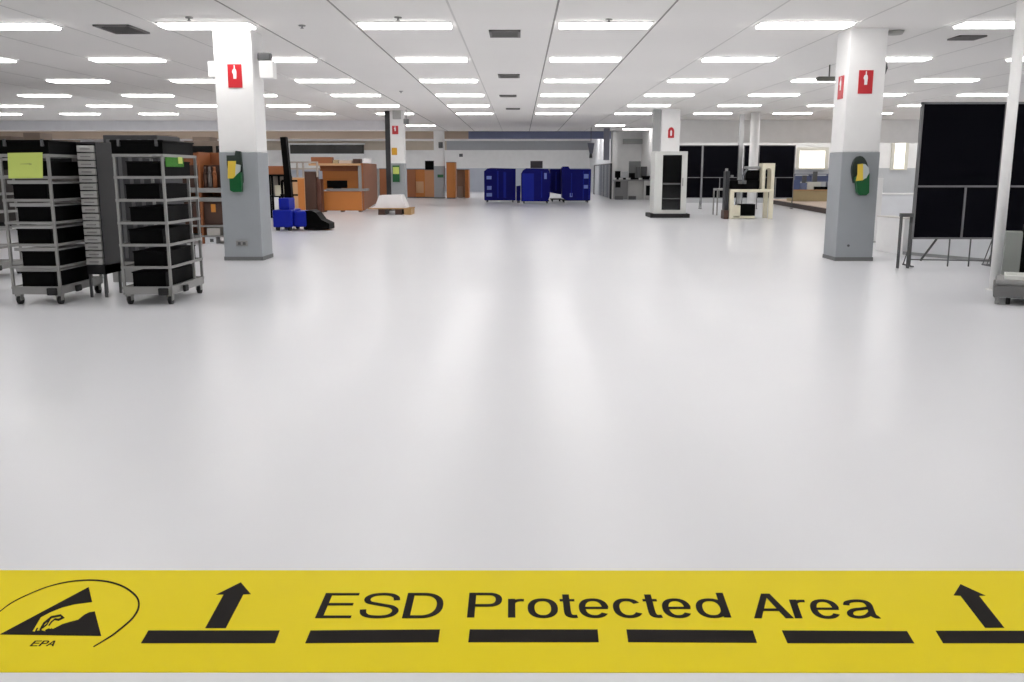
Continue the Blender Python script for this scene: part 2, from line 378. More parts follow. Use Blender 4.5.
dispenser(S([(218, 400), (385, 350), (380, 590), (345, 620), (270, 622), (240, 590)], 835, 145, 12.4),
          S(oval[::-1]+[(390, 470), (215, 470)][::1], 835, 145, 12.4),
          S([(235, 240), (300, 232), (300, 435), (212, 446), (235, 360)], 835, 145, 12.4),
          S([(300, 234), (330, 238), (375, 285), (378, 345), (345, 405), (300, 432)], 835, 145, 12.4), 'green wipe dispenser with rounded dark top on the right pillar', PY)

# mid-distance pillars
PM = 38.0
xm = H(391, 170, PM).x
pillar(xm, PM, 'middle distance pillar behind the orange booth', .56)
m = MB().box(xm-.22, xm-.02, PM+.1, PM+.35, 0, CZ-.002); struct('pillar', m, DGREY, 'dark grey steel post against the middle left pillar')
def sign_at(name, px0, py0, px1, py1, Y, m_, lab, cat='sign', t=.03):
    return tag(pbox(px0, py0, px1, py1, Y-t, t-.009).build(name, m_), lab, cat)
c = H(395.2, 130, PM); extinguisher_sign(c.x, c.z, PM, .25, .34, 'small red fire extinguisher sign on the middle left pillar')
sign_at('notice', 391.7, 147.8, 397, 155, PM, mat('amber_sign', (214, 160, 34), .5), 'small amber notice on the middle left pillar')
sign_at('control_box', 392.5, 109.5, 400.6, 119, PM, mat('light_grey_box', (180, 180, 178), .5), 'pale grey box at the top of the middle left pillar', 'box', .12)
c = H(395.7, 174, PM); r = thing('wipe_dispenser', 'small green dispenser with pale label on the middle left pillar', 'dispenser', (c.x, PM, c.z))
pbox(392.6, 165.5, 399.4, 182, PM-.08, .07).build('green_body', GREEN, r); pbox(393, 167, 399, 174, PM-.1, .02).build('label', NOTE, r)
m = MB(); c = H(406.2, 121.5, 37.5); m.box(c.x-.1, c.x+.1, 37.4, 37.6, c.z-.1, c.z+.1, .02).tube((c.x, 37.5, c.z), (c.x, 37.5, CZ-.001), .012)
tag(m.build('hanging_sensor', mat('grey_sensor', (130, 130, 132), .5)), 'small grey box hanging right of the middle left pillar', 'sensor')

PF = 59.0
xf_ = H(434, 170, 56.0).x; pillar(xf_, 56.0, 'far pillar left of the blue containers', .62)
sign_at('speaker', 438.5, 142, 442.6, 148, 56.0, DSTEEL, 'small dark loudspeaker on the far left pillar', 'speaker', .15)
sign_at('notice', 437.5, 174.5, 443.5, 177.5, 56.0, GREEN, 'small green notice on the far left pillar')
sign_at('notice', 459.2, 153.8, 462.8, 156.8, 75.0, DSTEEL, 'tiny dark plate on the far wall left of the blue containers')
x = H(612, 170, 56).x; struct('pillar', B(x, x+.3, 56, 56.3, 0, CZ-.002), WHITE, 'slim white far post right of the blue containers')
# pillar above the black-doored cabinet
x = H(661.5, 130, 37).x; xx = H(680, 130, 37).x
m = MB().box(x, xx, 37, 37.7, 0, CZ-.002, .01); struct('pillar', m, WHITE, 'white pillar rising behind the black-doored cabinet')
m = MB().box(x-.28, x-.01, 37.2, 37.5, 0, CZ-.002); struct('pillar', m, mat('shadow_grey', (170, 172, 172), .6), 'grey strip as shaded left face of the pillar behind the cabinet')  # separate grey strip imitates the shaded left face of this pillar
c = H(671, 132.8, 37)
r = thing('extinguisher_sign', 'red rounded extinguisher sign above the black-doored cabinet', 'sign', (c.x, 37, c.z))
m = MB(); pts = [(c.x+.12*sx*1.0, 36.99, c.z+z) for sx, z in ((-1, -.2), (1, -.2), (1, .1), (.6, .19), (0, .22), (-.6, .19), (-1, .1))]; m.prism(pts, (0, -.02, 0)); m.build('plate', RED, r)
MB().prism([(c.x+u, 36.97, c.z+v) for u, v in ((-.03, -.12), (.03, -.12), (.04, .05), (0, .12), (-.04, .05))], (0, -.01, 0)).build('extinguisher_symbol', SWHITE, r)
c = H(754, 150, 39); struct('pillar', MB().tube((c.x, 39, 0), (c.x, 39, CZ-.002), .19, .19, 28), WHITE, 'round white column in front of the row of black screens')
c = H(741, 150, 40.3); struct('pillar', B(c.x-.09, c.x+.09, 40.3, 40.5, 0, CZ-.002), mat('pale_post', (206, 208, 208), .5), 'thin pale post between the black screens')

# ----------------------------------------------------------- rack trolleys
def make_cart(loc, lab):
    r = thing('shelf_trolley', lab, 'trolley', loc, 'grey shelf trolleys on the left')
    X, Y = loc[0], loc[1]; W, D = .60, 1.12
    for i, (px, py) in enumerate(((0, 0), (W-.030, 0), (0, D-.030), (W-.030, D-.030))):
        MB().box(X+px, X+px+.030, Y+py, Y+py+.030, .2, 1.80).build('post', STEEL, r)
    MB().box(X+W-.03, X+W, Y+D*.72, Y+D*.72+.03, .2, 1.53).build('middle_post', STEEL, r)
    for z in (.20, .45, .72, .985, 1.255, 1.525):
        m = MB(); m.box(X+.01, X+W-.01, Y+.01, Y+D-.01, z, z+.012)
        m.box(X-.004, X+W+.004, Y-.004, Y+.012, z-.006, z+.026); m.box(X-.004, X+W+.004, Y+D-.012, Y+D+.004, z-.006, z+.026)
        m.box(X-.004, X+.012, Y, Y+D, z-.006, z+.026); m.box(X+W-.012, X+W+.004, Y, Y+D, z-.006, z+.026)
        m.build('shelf', STEEL, r)
    m = MB(); m.box(X-.004, X+W+.004, Y-.004, Y+.03, 1.775, 1.81); m.box(X-.004, X+W+.004, Y+D-.03, Y+D+.004, 1.775, 1.81)
    m.box(X-.004, X+.03, Y, Y+D, 1.775, 1.81); m.box(X+W-.03, X+W+.004, Y, Y+D, 1.775, 1.81); m.build('top_rail', STEEL, r)
    m = MB(); m.box(X, X+W, Y, Y+.02, .13, .2); m.box(X, X+W, Y+D-.02, Y+D, .13, .2); m.box(X, X+.02, Y, Y+D, .13, .2); m.box(X+W-.02, X+W, Y, Y+D, .13, .2)
    m.build('base_skirt', STEEL, r)
    MB().box(X+W-.16, X+W-.04, Y-.04, Y-.004, .12, .21, .01).build('bumper', RUBBER, r)
    MB().box(X+W+.004, X+W+.04, Y+D*.3, Y+D*.3+.12, .12, .2, .01).build('bumper', RUBBER, r)
    for px, py in ((.05, .06), (W-.05, .06), (.05, D-.06), (W-.05, D-.06)):
        m = MB().box(X+px-.035, X+px+.035, Y+py-.04, Y+py+.04, .105, .13).box(X+px-.033, X+px-.025, Y+py-.03, Y+py+.035, .05, .11).box(X+px+.025, X+px+.033, Y+py-.03, Y+py+.035, .05, .11)
        cs = m.build('caster', STEEL, r)
        MB().tube((X+px-.022, Y+py+.015, .052), (X+px+.022, Y+py+.015, .052), .052, .052, 20).build('wheel', RUBBER, cs)
    return r
CY = 10.86
C2 = (H(121.5, 270, CY).x, CY, 0); C1 = (H(10, 270, CY).x, CY, 0); C3 = (-8.55, 13.2, 0)
cart = make_cart(C2, 'grey wheeled shelf trolley beside the left pillar, loaded with black bins')
copy_tree(cart, C1, None, 'grey wheeled shelf trolley at far left with a pale green note')
copy_tree(cart, C3, None, 'grey wheeled shelf trolley cut off by the left picture edge')
def make_bin(x, y, z, lab):
    r = thing('storage_bin', lab, 'bin', (x, y, z), 'black bins on the shelf trolleys')
    w, d, h = .40, .98, .175; t = .012; m = MB()
    m.box(x-w/2, x+w/2, y, y+d, z, z+t); m.box(x-w/2, x+w/2, y, y+t, z, z+h); m.box(x-w/2, x+w/2, y+d-t, y+d, z, z+h)
    m.box(x-w/2, x-w/2+t, y, y+d, z, z+h); m.box(x+w/2-t, x+w/2, y, y+d, z, z+h)
    m.build('tub', BLACK, r)
    m = MB(); m.box(x-w/2-.01, x+w/2+.01, y-.01, y+d+.01, z+h, z+h+.014, .004); m.build('lid', BLACK, r)
    return r
LV = ['bottom shelf', 'second shelf up', 'third shelf up', 'fourth shelf up', 'fifth shelf up', 'top shelf']
b0 = None
for ci, (C, nm) in enumerate(((C2, 'trolley beside the left pillar'), (C1, 'far left trolley'))):
    for i, z in enumerate((.20, .45, .72, .985, 1.255, 1.525)):
        loc = (C[0]+.31+(.03 if i % 2 else 0), C[1]+.05, z+.013); lab = 'long black bin on the %s of the %s' % (LV[i], nm)
        if b0 is None: b0 = make_bin(*loc, lab)
        else: copy_tree(b0, loc, None, lab)
for C, nm in ((C2, 'trolley beside the left pillar'), (C1, 'far left trolley')):
    x, y = C[0], C[1]; r = thing('crate', 'black crate lying across the top of the %s' % nm, 'crate', (x+.3, y+.5, 1.81), 'black crates on top of the trolleys')
    m = MB(); m.box(x-.03, x+.58, y+.06, y+1.08, 1.812, 1.83); m.box(x-.03, x+.58, y+.06, y+.08, 1.83, 1.95); m.box(x-.03, x+.58, y+1.06, y+1.08, 1.83, 1.95)
    m.box(x-.03, x-.01, y+.08, y+1.06, 1.83, 1.95); m.box(x+.56, x+.58, y+.08, y+1.06, 1.83, 1.95); m.build('tub', BLACK, r)
    MB().box(x-.045, x+.595, y+.045, y+1.095, 1.95, 1.975, .008).build('lid', BLACK, r)
    for hx in (.05, .50): MB().box(x+hx, x+hx+.03, y+.03, y+.06, 1.9, 1.985).build('clip', DSTEEL, r)
# green foam and tag on trolley 2
x, y = C2[0], C2[1]
tag(MB().box(x+.606, x+.618, y+.05, y+.62, 1.66, 1.775, .004).build('foam_sheet', GRASS), 'bright green foam sheet near the top of the trolley by the pillar', 'foam sheet')
tag(MB().box(x+.62, x+.625, y+.42, y+.56, 1.70, 1.78).build('paper_tag', NOTE), 'pale yellow green tag clipped over the green foam', 'tag')
# sticky note on trolley 1
a, c = H(8, 153, 10.84), H(42.5, 178, 10.84)
r = thing('paper_note', 'pale green note on the front of the far left trolley', 'note', ((a.x+c.x)/2, 10.84, c.z))
MB().prism([H(7.5, 153, 10.84), H(42.3, 152.4, 10.84), H(42.8, 178, 10.84), H(8.5, 178.5, 10.84)], (0, .004, 0)).build('paper', NOTE, r)
MB().prism([H(20, 163.8, 10.838), H(29, 163.3, 10.838), H(29, 163, 10.838), H(31.6, 163.6, 10.838), H(31.6, 164.8, 10.838), H(29, 165, 10.838), H(29, 164.4, 10.838), H(20, 164.2, 10.838)], (0, -.001, 0)).build('faint_pencil_mark', mat('pencil', (160, 176, 96), .8), r)
# grey side trays on far-left trolley
x, y = C1[0], C1[1]
TR = mat('light_tray_grey', (170, 170, 169), .5)
for i, z in enumerate((.236, .486, .756, 1.021, 1.291)):
    z += .18
    tag(MB().box(x+.05, x+.555, y+.045, y+.98, z-.012, z+.006, .002).box(x+.05, x+.555, y+.045, y+.05, z+.006, z+.03).build('flat_tray', TR), 'thin grey tray lying over the black bin, %s of far left trolley' % LV[i], 'tray', 'grey trays on the far left trolley')
# drawer tower behind
X0, X1, Y0, Y1 = -5.57, -5.35, 11.52, 12.0
r = thing('drawer_tower', 'tall stack of pale grey drawer fronts behind the far left trolley', 'drawer tower', ((X0+X1)/2, (Y0+Y1)/2, 0))
m = MB(); m.box(X0-.01, X1+.01, Y1-.02, Y1, .3, 1.95); m.box(X0-.01, X0, Y0, Y1, .3, 1.95); m.box(X1, X1+.01, Y0, Y1, .3, 1.95); m.box(X0-.01, X1+.01, Y0, Y1, 1.95, 1.97); m.box(X0-.01, X1+.01, Y0, Y1, .3, .42)
for lx_ in (X0, X1-.03):
    for ly_ in (Y0+.01, Y1-.04): MB().box(lx_, lx_+.03, ly_, ly_+.03, 0, .3).build('leg', DSTEEL, r)
m.build('body', mat('tower_dark', (34, 34, 36), .6), r)
for i in range(16):
    z = .43+i*.0945; dr = MB().box(X0+.005, X1-.005, Y0-.03, Y0+.44, z, z+.078, .005).build('drawer', mat('drawer_grey', (196, 196, 194), .45), r)
    MB().box((X0+X1)/2-.06, (X0+X1)/2+.06, Y0-.045, Y0-.03, z+.03, z+.042).build('handle', STEEL, dr)
r = thing('dark_cabinet', 'tall near-black cabinet standing between the two trolleys', 'cabinet', (-5.65, 13.6, 0))
MB().box(-6.0, -5.22, 13.2, 14.1, .3, 2.12, .01).build('body', DGREY, r)
m = MB()
for k in range(5): m.box(-5.95+k*.15, -5.90+k*.15, 13.185, 13.2, .35, 2.06)
m.build('ribs', DSTEEL, r); MB().box(-6.0, -5.2, 13.15, 14.1, 0, .3, .01).build('plinth', STEEL, r)

# shelf unit between trolley and pillar
SY = 20.4; sx0, sx1 = -8.6, -6.45
r = thing('parts_cabinet', 'brown and grey parts cabinet between trolley and left pillar', 'cabinet', ((sx0+sx1)/2, SY+.4, 0))
pz = lambda py, Y=SY: H(210, py, Y).z
for x_ in (sx0, sx1-.04, -7.2): MB().box(x_, x_+.04, SY, SY+.8, .0, pz(152)).build('side_frame', TERRA, r)
MB().box(sx0, sx1, SY+.76, SY+.8, .1, pz(152)).build('back_panel', TERRA, r)
for y0, y1, mm in ((188, 192.5, STEEL), (197.5, 201.5, STEEL), (225.3, 227, STEEL), (235.5, 237, STEEL), (244, 246, STEEL)):
    MB().box(sx0+.04, sx1-.04, SY-.02, SY+.76, pz(y1), pz(y0)).build('shelf', mm, r)
MB().box(sx0+.04, sx1-.04, SY+.3, SY+.75, pz(188)+.005, pz(165)).build('dark_inner_panel', BROWN, r)
MB().box(sx0+.04, sx1-.04, SY+.1, SY+.75, pz(225.3)+.005, pz(202)).build('dark_drawer_block', BROWN, r)
for i, (px0, q0, px1, q1, mm, nm, lab) in enumerate(((204, 162, 214, 187.8, BROWN, 'bottle', 'dark brown bottle on the shelf of the brown parts cabinet'), (211, 204, 215.5, 212.2, YEL, 'label_card', None),
        (207, 228, 220, 235.4, mat('cardboard_grey', (190, 186, 180), .7), 'carton', 'pale grey carton on the lower shelf of the parts cabinet'),
        (205, 237, 216, 243.9, COOLWHITE, 'carton', 'white carton with dark label on the lowest parts shelf'))):
    if nm == 'bottle':
        for k, cx in enumerate((206, 210.5, 215.5)):
            c = H(cx, 187.9, SY+.1); z0 = pz(188)+.001
            mb = MB().tube((c.x, SY+.1, z0), (c.x, SY+.1, z0+.3), .045).tube((c.x, SY+.1, z0+.3), (c.x, SY+.1, z0+.38), .045, .03).tube((c.x, SY+.1, z0+.38), (c.x, SY+.1, z0+.47), .03)
            tag(mb.build('bottle', [BROWN, mat('grey_bottle', (120, 112, 108), .4), TERRA][k]), ['dark brown bottle, left of three on the parts cabinet shelf', 'grey bottle, middle of three on the parts cabinet shelf', 'reddish bottle, right of three on the parts cabinet shelf'][k], 'bottle', 'bottles on the parts cabinet')
    elif nm == 'label_card': pbox(px0, q0, px1, q1, SY+.09, .01).build('orange_label', mat('orange_label', (216, 140, 50), .5), r)
    else:
        bb = tag(pbox(px0, q0, px1, q1, SY+.02, .3, .005), None) if 0 else pbox(px0, q0, px1, q1, SY+.02, .3, .005).build(nm, mm); tag(bb, lab, 'carton')
        if i == 3: pbox(210, 238.8, 213.5, 242, SY+.01, .009).build('dark_label', DSTEEL, bb)
# dim machinery over the trolleys
def rack_machine(x0, x1, Y, h, lab, m_, top):
    r = thing('machine_cabinet', lab, 'machine', ((x0+x1)/2, Y+.6, 0), 'machines behind the trolleys')
    MB().box(x0, x1, Y, Y+1.2, .12, h, .03).build('housing', m_, r)
    MB().box(x0+.1, x1-.1, Y+.1, Y+1.1, 0, .12).build('plinth', RUBBER, r)
    m = MB()
    n = max(2, int((x1-x0)/.8))
    for i in range(n): m.box(x0+(x1-x0)*i/n+.05, x0+(x1-x0)*(i+1)/n-.05, Y-.015, Y, h-.75, h-.15)
    m.build('windows', GLASSBLK, r)
    m = MB()
    for i in range(top): xx_ = x0+(x1-x0)*(i+.5)/top; MB().box(xx_-.25, xx_+.25, Y+.2, Y+.9, h, h+.12+.1*(i % 3)).build('top_duct', mat('duct_brown', (140, 124, 112), .6), r)
rack_machine(-16.6, -13.2, 27, 2.42, 'dim grey machine far left behind the trolleys', mat('machine_dim', (70, 66, 64), .6), 4)
rack_machine(-12.9, -10.2, 27, 2.35, 'dim brown machine behind the far left trolley', mat('machine_brown', (86, 76, 70), .6), 3)
rack_machine(-9.9, -8.1, 27, 2.5, 'dim machine with ducts behind the trolley by the pillar', mat('machine_tan', (120, 106, 94), .6), 2)

# -------------------------------------------------------- left mid-ground
# stacker truck
TY = 24.9; b = F(273, 231); xk = lambda px, Y=TY: H(px, 205, Y).x
r = thing('stacker_truck', 'blue stacker truck with a tall black mast behind the left pillar', 'stacker truck', (xk(288), TY, 0))
MB().box(xk(272), xk(291), TY, TY+1.1, .10, H(280, 210, TY).z, .03).build('battery_body', BLUE, r)
MB().box(xk(291), xk(304), TY+.15, TY+1.0, .10, H(280, 211.5, TY).z, .05).build('side_body', BLUE, r)
MB().box(xk(276.5), xk(287), TY+.2, TY+.9, H(280, 210, TY).z, H(280, 198.5, TY).z, .03).build('control_box', BLUE, r)
m = MB(); t0, t1 = H(283.3, 137, TY+1), H(291.5, 209, TY+1)
m.beam((t1.x, TY+1.0, t1.z-.5), (t0.x, TY+1.0, t0.z), .16, .12); m.beam((t1.x+.0, TY+1.25, t1.z-.5), (t0.x, TY+1.25, t0.z), .10, .1)
m.build('mast', BLACK, r)
m = MB().beam((xk(270), TY+1.15, .95), (xk(288), TY+1.15, .95), .05).beam((xk(272), TY+1.15, .2), (xk(272), TY+1.15, 1.35), .06).beam((xk(272), TY+1.15, 1.35), (xk(288), TY+1.15, 1.35), .06); m.build('load_guard', BLACK, r)
pts = [(xk(303), .03), (xk(303), H(0, 211, TY).z), (xk(309), H(0, 210.5, TY).z), (xk(314), H(0, 213, TY).z), (xk(319), H(0, 220, TY).z), (xk(327), H(0, 224, TY).z), (xk(327), .03)]
MB().prism([(x, TY+.2, z) for x, z in pts], (0, .7, 0)).build('sloping_hood', BLACK, r)
for px, dy in ((276, .05), (288, .05), (276, .95), (288, .95), (300, .5)):
    MB().tube((xk(px)-.04, TY+dy+.05, .09), (xk(px)+.04, TY+dy+.05, .09), .09, .09, 18).build('wheel', RUBBER, r)
# orange inspection booth
OY = 37.0
hx = lambda px, Y=OY: H(px, 190, Y).x
hz = lambda py, Y=OY: H(340, py, Y).z
r = thing('workstation_booth', 'orange panelled workstation booth with black monitor recess', 'booth', (hx(340), OY+.5, 0))
MB().box(hx(321), hx(361.5), OY, OY+.06, 0.05, hz(191.2), .01).build('front_panel', ORANGE, r)
MB().box(hx(320), hx(358.6), OY+.55, OY+.6, hz(190), hz(170.5), .01).build('upper_panel', ORANGE, r)
MB().box(hx(326.5), hx(367), OY-.05, OY+.6, hz(191), hz(188.6), .008).build('worktop', STEEL, r)
MB().box(hx(358.6), hx(362), OY-.02, OY+.12, hz(188.6), hz(165), .005).build('post', STEEL, r)
MB().box(hx(310), hx(361.5), OY-.1, OY+.6, hz(165.6), hz(163.4), .01).build('canopy_shelf', LTAN, r)
MB().box(hx(318), hx(358.6), OY+.5, OY+.54, hz(171), hz(165.6)).build('header_panel', TERRA, r)
MB().box(hx(340), hx(343), OY-.03, OY+.3, 0, .05).box(hx(322), hx(325), OY-.03, OY+.3, 0, .05).box(hx(358), hx(361), OY-.03, OY+.3, 0, .05).build('feet', BROWN, r)
a0, a1 = Vector((hx(361.8), OY+.02, 0)), H(376, 199, 47.0)
m = MB(); dz = hz(160.5)
m.prism([(a0.x, OY, .05), (a1.x, 47, .05), (a1.x, 47, 2.0), (a0.x, OY, 1.95)], (.08, 0, 0)); m.build('side_panel', TERRA, r)
r2 = thing('monitor', 'black monitor standing in the orange booth', 'monitor', (hx(337), OY+.2, hz(188.6)))
MB().box(hx(326.5), hx(347), OY+.1, OY+.16, hz(188.6)+.02, hz(180.5), .02).build('screen', BLACK, r2)
MB().box(hx(333), hx(340), OY+.05, OY+.3, hz(188.6)+.001, hz(188.6)+.022).build('foot', BLACK, r2)
# neighbour booth (tan and dark brown)
OY2 = 36.2; hx2 = lambda px: H(px, 190, OY2).x; hz2 = lambda py: H(340, py, OY2).z
r = thing('workstation_booth', 'tan and dark brown booth between blue truck and orange booth', 'booth', (hx2(300), OY2+.5, 0))
MB().box(hx2(290), hx2(305), OY2, OY2+.06, 0, hz2(177.5), .01).build('tan_panel', LTAN, r)
MB().box(hx2(298), hx2(304.5), OY2-.02, OY2, 0.02, hz2(179), .004).build('orange_door', ORANGE, r)
MB().box(hx2(305), hx2(316), OY2, OY2+.6, 0, hz2(171.5), .01).build('dark_cabinet', BROWN, r)
MB().box(hx2(316), hx2(320.5), OY2+.1, OY2+.6, 0.0, hz2(179), .01).build('side_cabinet', mat('red_brown', (98, 58, 44), .5), r)
m = MB(); m.box(hx2(288), hx2(318), OY2, OY2+.6, hz2(169.5), hz2(168)); m.box(hx2(288), hx2(318), OY2, OY2+.05, hz2(163), hz2(161.5))
for px in (289, 297, 303, 317): m.box(hx2(px), hx2(px)+.07, OY2, OY2+.07, hz2(177), hz2(161.5))
m.build('open_frame', mat('pale_frame', (176, 166, 156), .5), r)
OY3 = 31.0; hx3 = lambda px: H(px, 190, OY3).x; hz3 = lambda py: H(340, py, OY3).z
r = thing('workbench', 'orange topped bench with black frame behind the blue truck', 'workbench', (hx3(275), OY3+.4, 0))
MB().box(hx3(262), hx3(284.5), OY3, OY3+1, hz3(174.5), hz3(166), .01).build('orange_top_box', TERRA, r)
m = MB(); m.box(hx3(262), hx3(285), OY3-.02, OY3+1, hz3(176.3), hz3(174.5))
for px in (262, 271.5, 284): m.box(hx3(px), hx3(px)+.06, OY3, OY3+.06, 0, hz3(176)); m.box(hx3(px), hx3(px)+.06, OY3+.9, OY3+.96, 0, hz3(176))
m.box(hx3(262), hx3(285), OY3+.3, OY3+1, .75, .79); m.build('frame', BLACK, r)
MB().box(hx3(262), hx3(285), OY3+.92, OY3+.96, .8, hz3(176)).build('back_panel', mat('pale_back', (170, 160, 150), .6), r)
tag(MB().box(hx3(274), hx3(284), OY3+.1, OY3+.5, .792, 1.15, .01).build('carton', CREAM), 'cream carton on the bench behind the blue truck', 'carton')
# brown cartons behind the canopy
for i, (p0, q0, p1, q1, mm, lab) in enumerate(((311, 158, 332, 164.3, TERRA, 'long terracotta carton showing above the tan booth'), (333, 159.5, 338, 163, KHAKI, 'small khaki carton beside the long terracotta one'),
        (339, 160, 351.5, 163, PINKTAN, 'pale flat carton above the orange booth canopy'), (353, 159.5, 360.5, 164, BROWN, 'dark carton at the right of the orange canopy'), (363, 160, 370, 164.3, SWHITE, 'white carton on top of the orange side panel'))):
    z0 = hz(163.4)+.002
    Yc = OY+.02
    bx = pbox(p0, q0, p1, q1, Yc, .4, .004)
    zmin = min(v.z for v in bx.v)
    # rests on the canopy (or stands on the side panel)
    base = z0 if i != 4 else 1.96
    for v in bx.v: v.z = v.z-zmin+base
    tag(bx.build('carton', mm), lab, 'carton')
# pallet with white sheeted load
PYY = 34.4; q = lambda px: H(px, 212, PYY).x
r = thing('wooden_pallet', 'low wooden pallet in front of the middle left pillar', 'pallet', (q(387), PYY+.6, 0))
m = MB()
for k in range(6): m.box(q(368), q(411.5), PYY+k*.21, PYY+k*.21+.15, .21, .25)
m.build('deck_boards', WOOD, r)
for px in (378, 395, 404): MB().box(q(px), q(px)+.26, PYY+.02, PYY+1.18, .0, .21).build('runner', WOOD if px > 400 else BROWN, r)
m = MB(); pts = [(q(370), .252), (q(375), .34), (q(379), .72), (q(401), .74), (q(405), .40), (q(406), .252)]
m.prism([(x, PYY+.1, z) for x, z in pts], (0, .95, 0)); tag(m.build('sheeted_load', SWHITE), 'white sheeted load with sloping sides on the wooden pallet', 'load')
# far orange partitions
FY = 55.0
def panel(name, p0, q0, p1, q1, Y, d, mm, lab, cat='partition', parent=None):
    o = pbox(p0, q0, p1, q1, Y, d).build(name, mm, parent)
    if parent is None:
        tag(o, lab, cat); 
    return o
def floorpanel(p0, ptop, p1, Y, d, mm, lab, name='partition_panel', rail=True):
    a, c = H(p0, 180, Y), H(p1, 180, Y); z = H(p0, ptop, Y).z
    r = thing(name, lab, 'partition', ((a.x+c.x)/2, Y+d/2, 0), 'far orange partitions')
    MB().box(a.x, c.x, Y, Y+d, .06, z, .01).build('board', mm, r)
    m = MB(); m.box(a.x, c.x, Y-.01, Y+d+.01, 0, .06); m.box(a.x, c.x, Y-.01, Y+d+.01, z, z+.03); m.build('rail', DSTEEL if rail else mm, r)
    return r
floorpanel(379.5, 169, 388, 50, .08, TERRA, 'red brown partition just left of the middle pillar')
tag(B(H(376.6, 180, 49.5).x, H(379.3, 180, 49.5).x, 49.5, 49.6, 0, H(377, 169, 49.5).z).build('steel_post', STEEL), 'pale steel post left of the red brown partition', 'post')
floorpanel(407, 169.5, 415.5, 57, .08, TERRA, 'dark orange partition just right of the middle pillar')
pp = floorpanel(415.5, 169.5, 424.7, 57.2, .08, ORANGE, 'orange partition with a pale inset panel')
pbox(416, 181.5, 423.5, 193, 57.15, .05).build('inset_panel', LTAN, pp)
floorpanel(424.7, 170, 434, 57, .08, mat('pale_orange', (196, 140, 96), .55), 'pale orange partition left of the far pillar')
panel('monitor', 425, 160.8, 433.8, 170.0, 57, .08, BLACK, 'black square screen above the pale orange partition', 'monitor')
floorpanel(446.5, 162.5, 455, 55.5, 1.4, ORANGE, 'orange end panel right of the far pillar')
r = thing('storage_bay', 'orange edged open bay at the right end of far partitions', 'storage bay', (H(462, 190, 58).x, 58, 0))
X0, X1 = H(455.3, 180, 57).x, H(468.5, 180, 57).x; zt = H(460, 170, 57).z
MB().box(X0, X1, 58.4, 58.45, 0, zt).build('back_board', mat('bay_back', (150, 132, 118), .6), r); MB().box(X1-.22, X1, 57, 58.4, 0, zt, .01).build('end_panel', ORANGE, r); MB().box(X0, X1, 57.2, 58.45, zt, zt+.04).build('top', BROWN, r)
tag(B(H(458, 180, 57.4).x, H(462.5, 180, 57.4).x, 57.4, 57.8, 0, .7).build('carton', mat('grey_carton', (170, 160, 152), .7)), 'grey carton standing inside the orange edged bay', 'carton')
tag(B(H(447, 160, 57.2).x, H(461, 160, 57.2).x, 74.3, 74.9, 3.36, 3.5).build('ledge_box', UNLIT_TAN), 'long tan ledge high on the far wall', 'ledge') if 0 else None

# -------------------------------------------------------- blue containers
BY = 48.5
def container(name, pts, Y, d, lab, mm, labels=(), ribs=(), rad=.0):
    w = [H(x, y, Y) for x, y in pts]; z0 = .12
    w = [Vector((p.x, Y, max(p.z, z0))) for p in w]
    xs = [p.x for p in w]; r = thing(name, lab, 'container', ((min(xs)+max(xs))/2, Y+d/2, 0), 'tall blue containers at the far end')
    MB().prism(w, (0, d, 0)).build('body', mm, r)
    for (a0, b0_, a1, b1_) in labels: pbox(a0, b0_, a1, b1_, Y-.02, .019).build('label', LBLUE, r)
    for (a0, b0_, a1, b1_) in ribs: pbox(a0, b0_, a1, b1_, Y-.05, .049).build('rib', BLUE, r)
    for xx in (min(xs)+.15, max(xs)-.15):
        for yy in (Y+.15, Y+d-.15): MB().tube((xx-.03, yy, .06), (xx+.03, yy, .06), .06, .06, 14).build('wheel', RUBBER, r)
    m = MB().box(min(xs)+.05, max(xs)-.05, Y+.06, Y+d-.06, .1, .16); m.build('underframe', RUBBER, r)
    return r
S8 = lambda pts: [(480+x/8.025, 155+y/8.025) for x, y in pts]
container('blue_container', S8([(35, 370), (32, 130), (60, 108), (90, 104), (286, 110), (286, 370)]), BY, 1.4, 'leftmost tall blue container with three pale labels', BLUE2,
          [(486.5, 176, 491.5, 179.3), (487, 186, 491.5, 189.8), (486.5, 193, 492, 196.5)], [(503.5, 172, 506, 198), (497, 171, 498.5, 198)])
container('blue_container', S8([(291, 380), (291, 250), (326, 245), (326, 380)]), BY-.6, .5, 'low blue container in the gap between taller ones', BLUE2)
container('blue_container', S8([(330, 385), (330, 150), (345, 122), (370, 106), (550, 112), (565, 160), (560, 330), (545, 380)]), BY-1.5, 1.5, 'blue container with a rounded shoulder, dark box on top', BLUE2,
          [(544.2, 173, 546.8, 179)], [(522.3, 173.5, 534.0, 201.0), (541, 171, 542.2, 198)])
container('blue_container', S8([(562, 300), (562, 112), (660, 112), (665, 320)]), BY+1.2, 1.2, 'shorter blue container set back behind its neighbours', BLUE2, (), [(555.5, 172, 556.7, 191)])
container('blue_container', S8([(660, 345), (655, 110), (668, 92), (710, 92), (722, 112), (892, 113), (885, 370), (700, 370)]), BY-.3, 1.4, 'rightmost tall blue container with labels in a column', BLUE2,
          [(583.5, 174, 588.5, 178.5), (583.8, 185, 588, 188.5), (569.8, 193, 572.5, 197)], [(571, 173, 572, 196), (583, 171, 583.8, 199), (588.8, 171, 589.6, 199)])
zt = H(535, 168.6, BY-1.4).z
o = B(H(530.5, 165, BY-.9).x, H(542.5, 165, BY-.9).x, BY-1.1, BY-.4, zt+.03, H(535, 161, BY-1).z).build('carton', mat('dark_taupe', (70, 66, 70), .7)); tag(o, 'dark box lying on top of the rounded blue container', 'box')
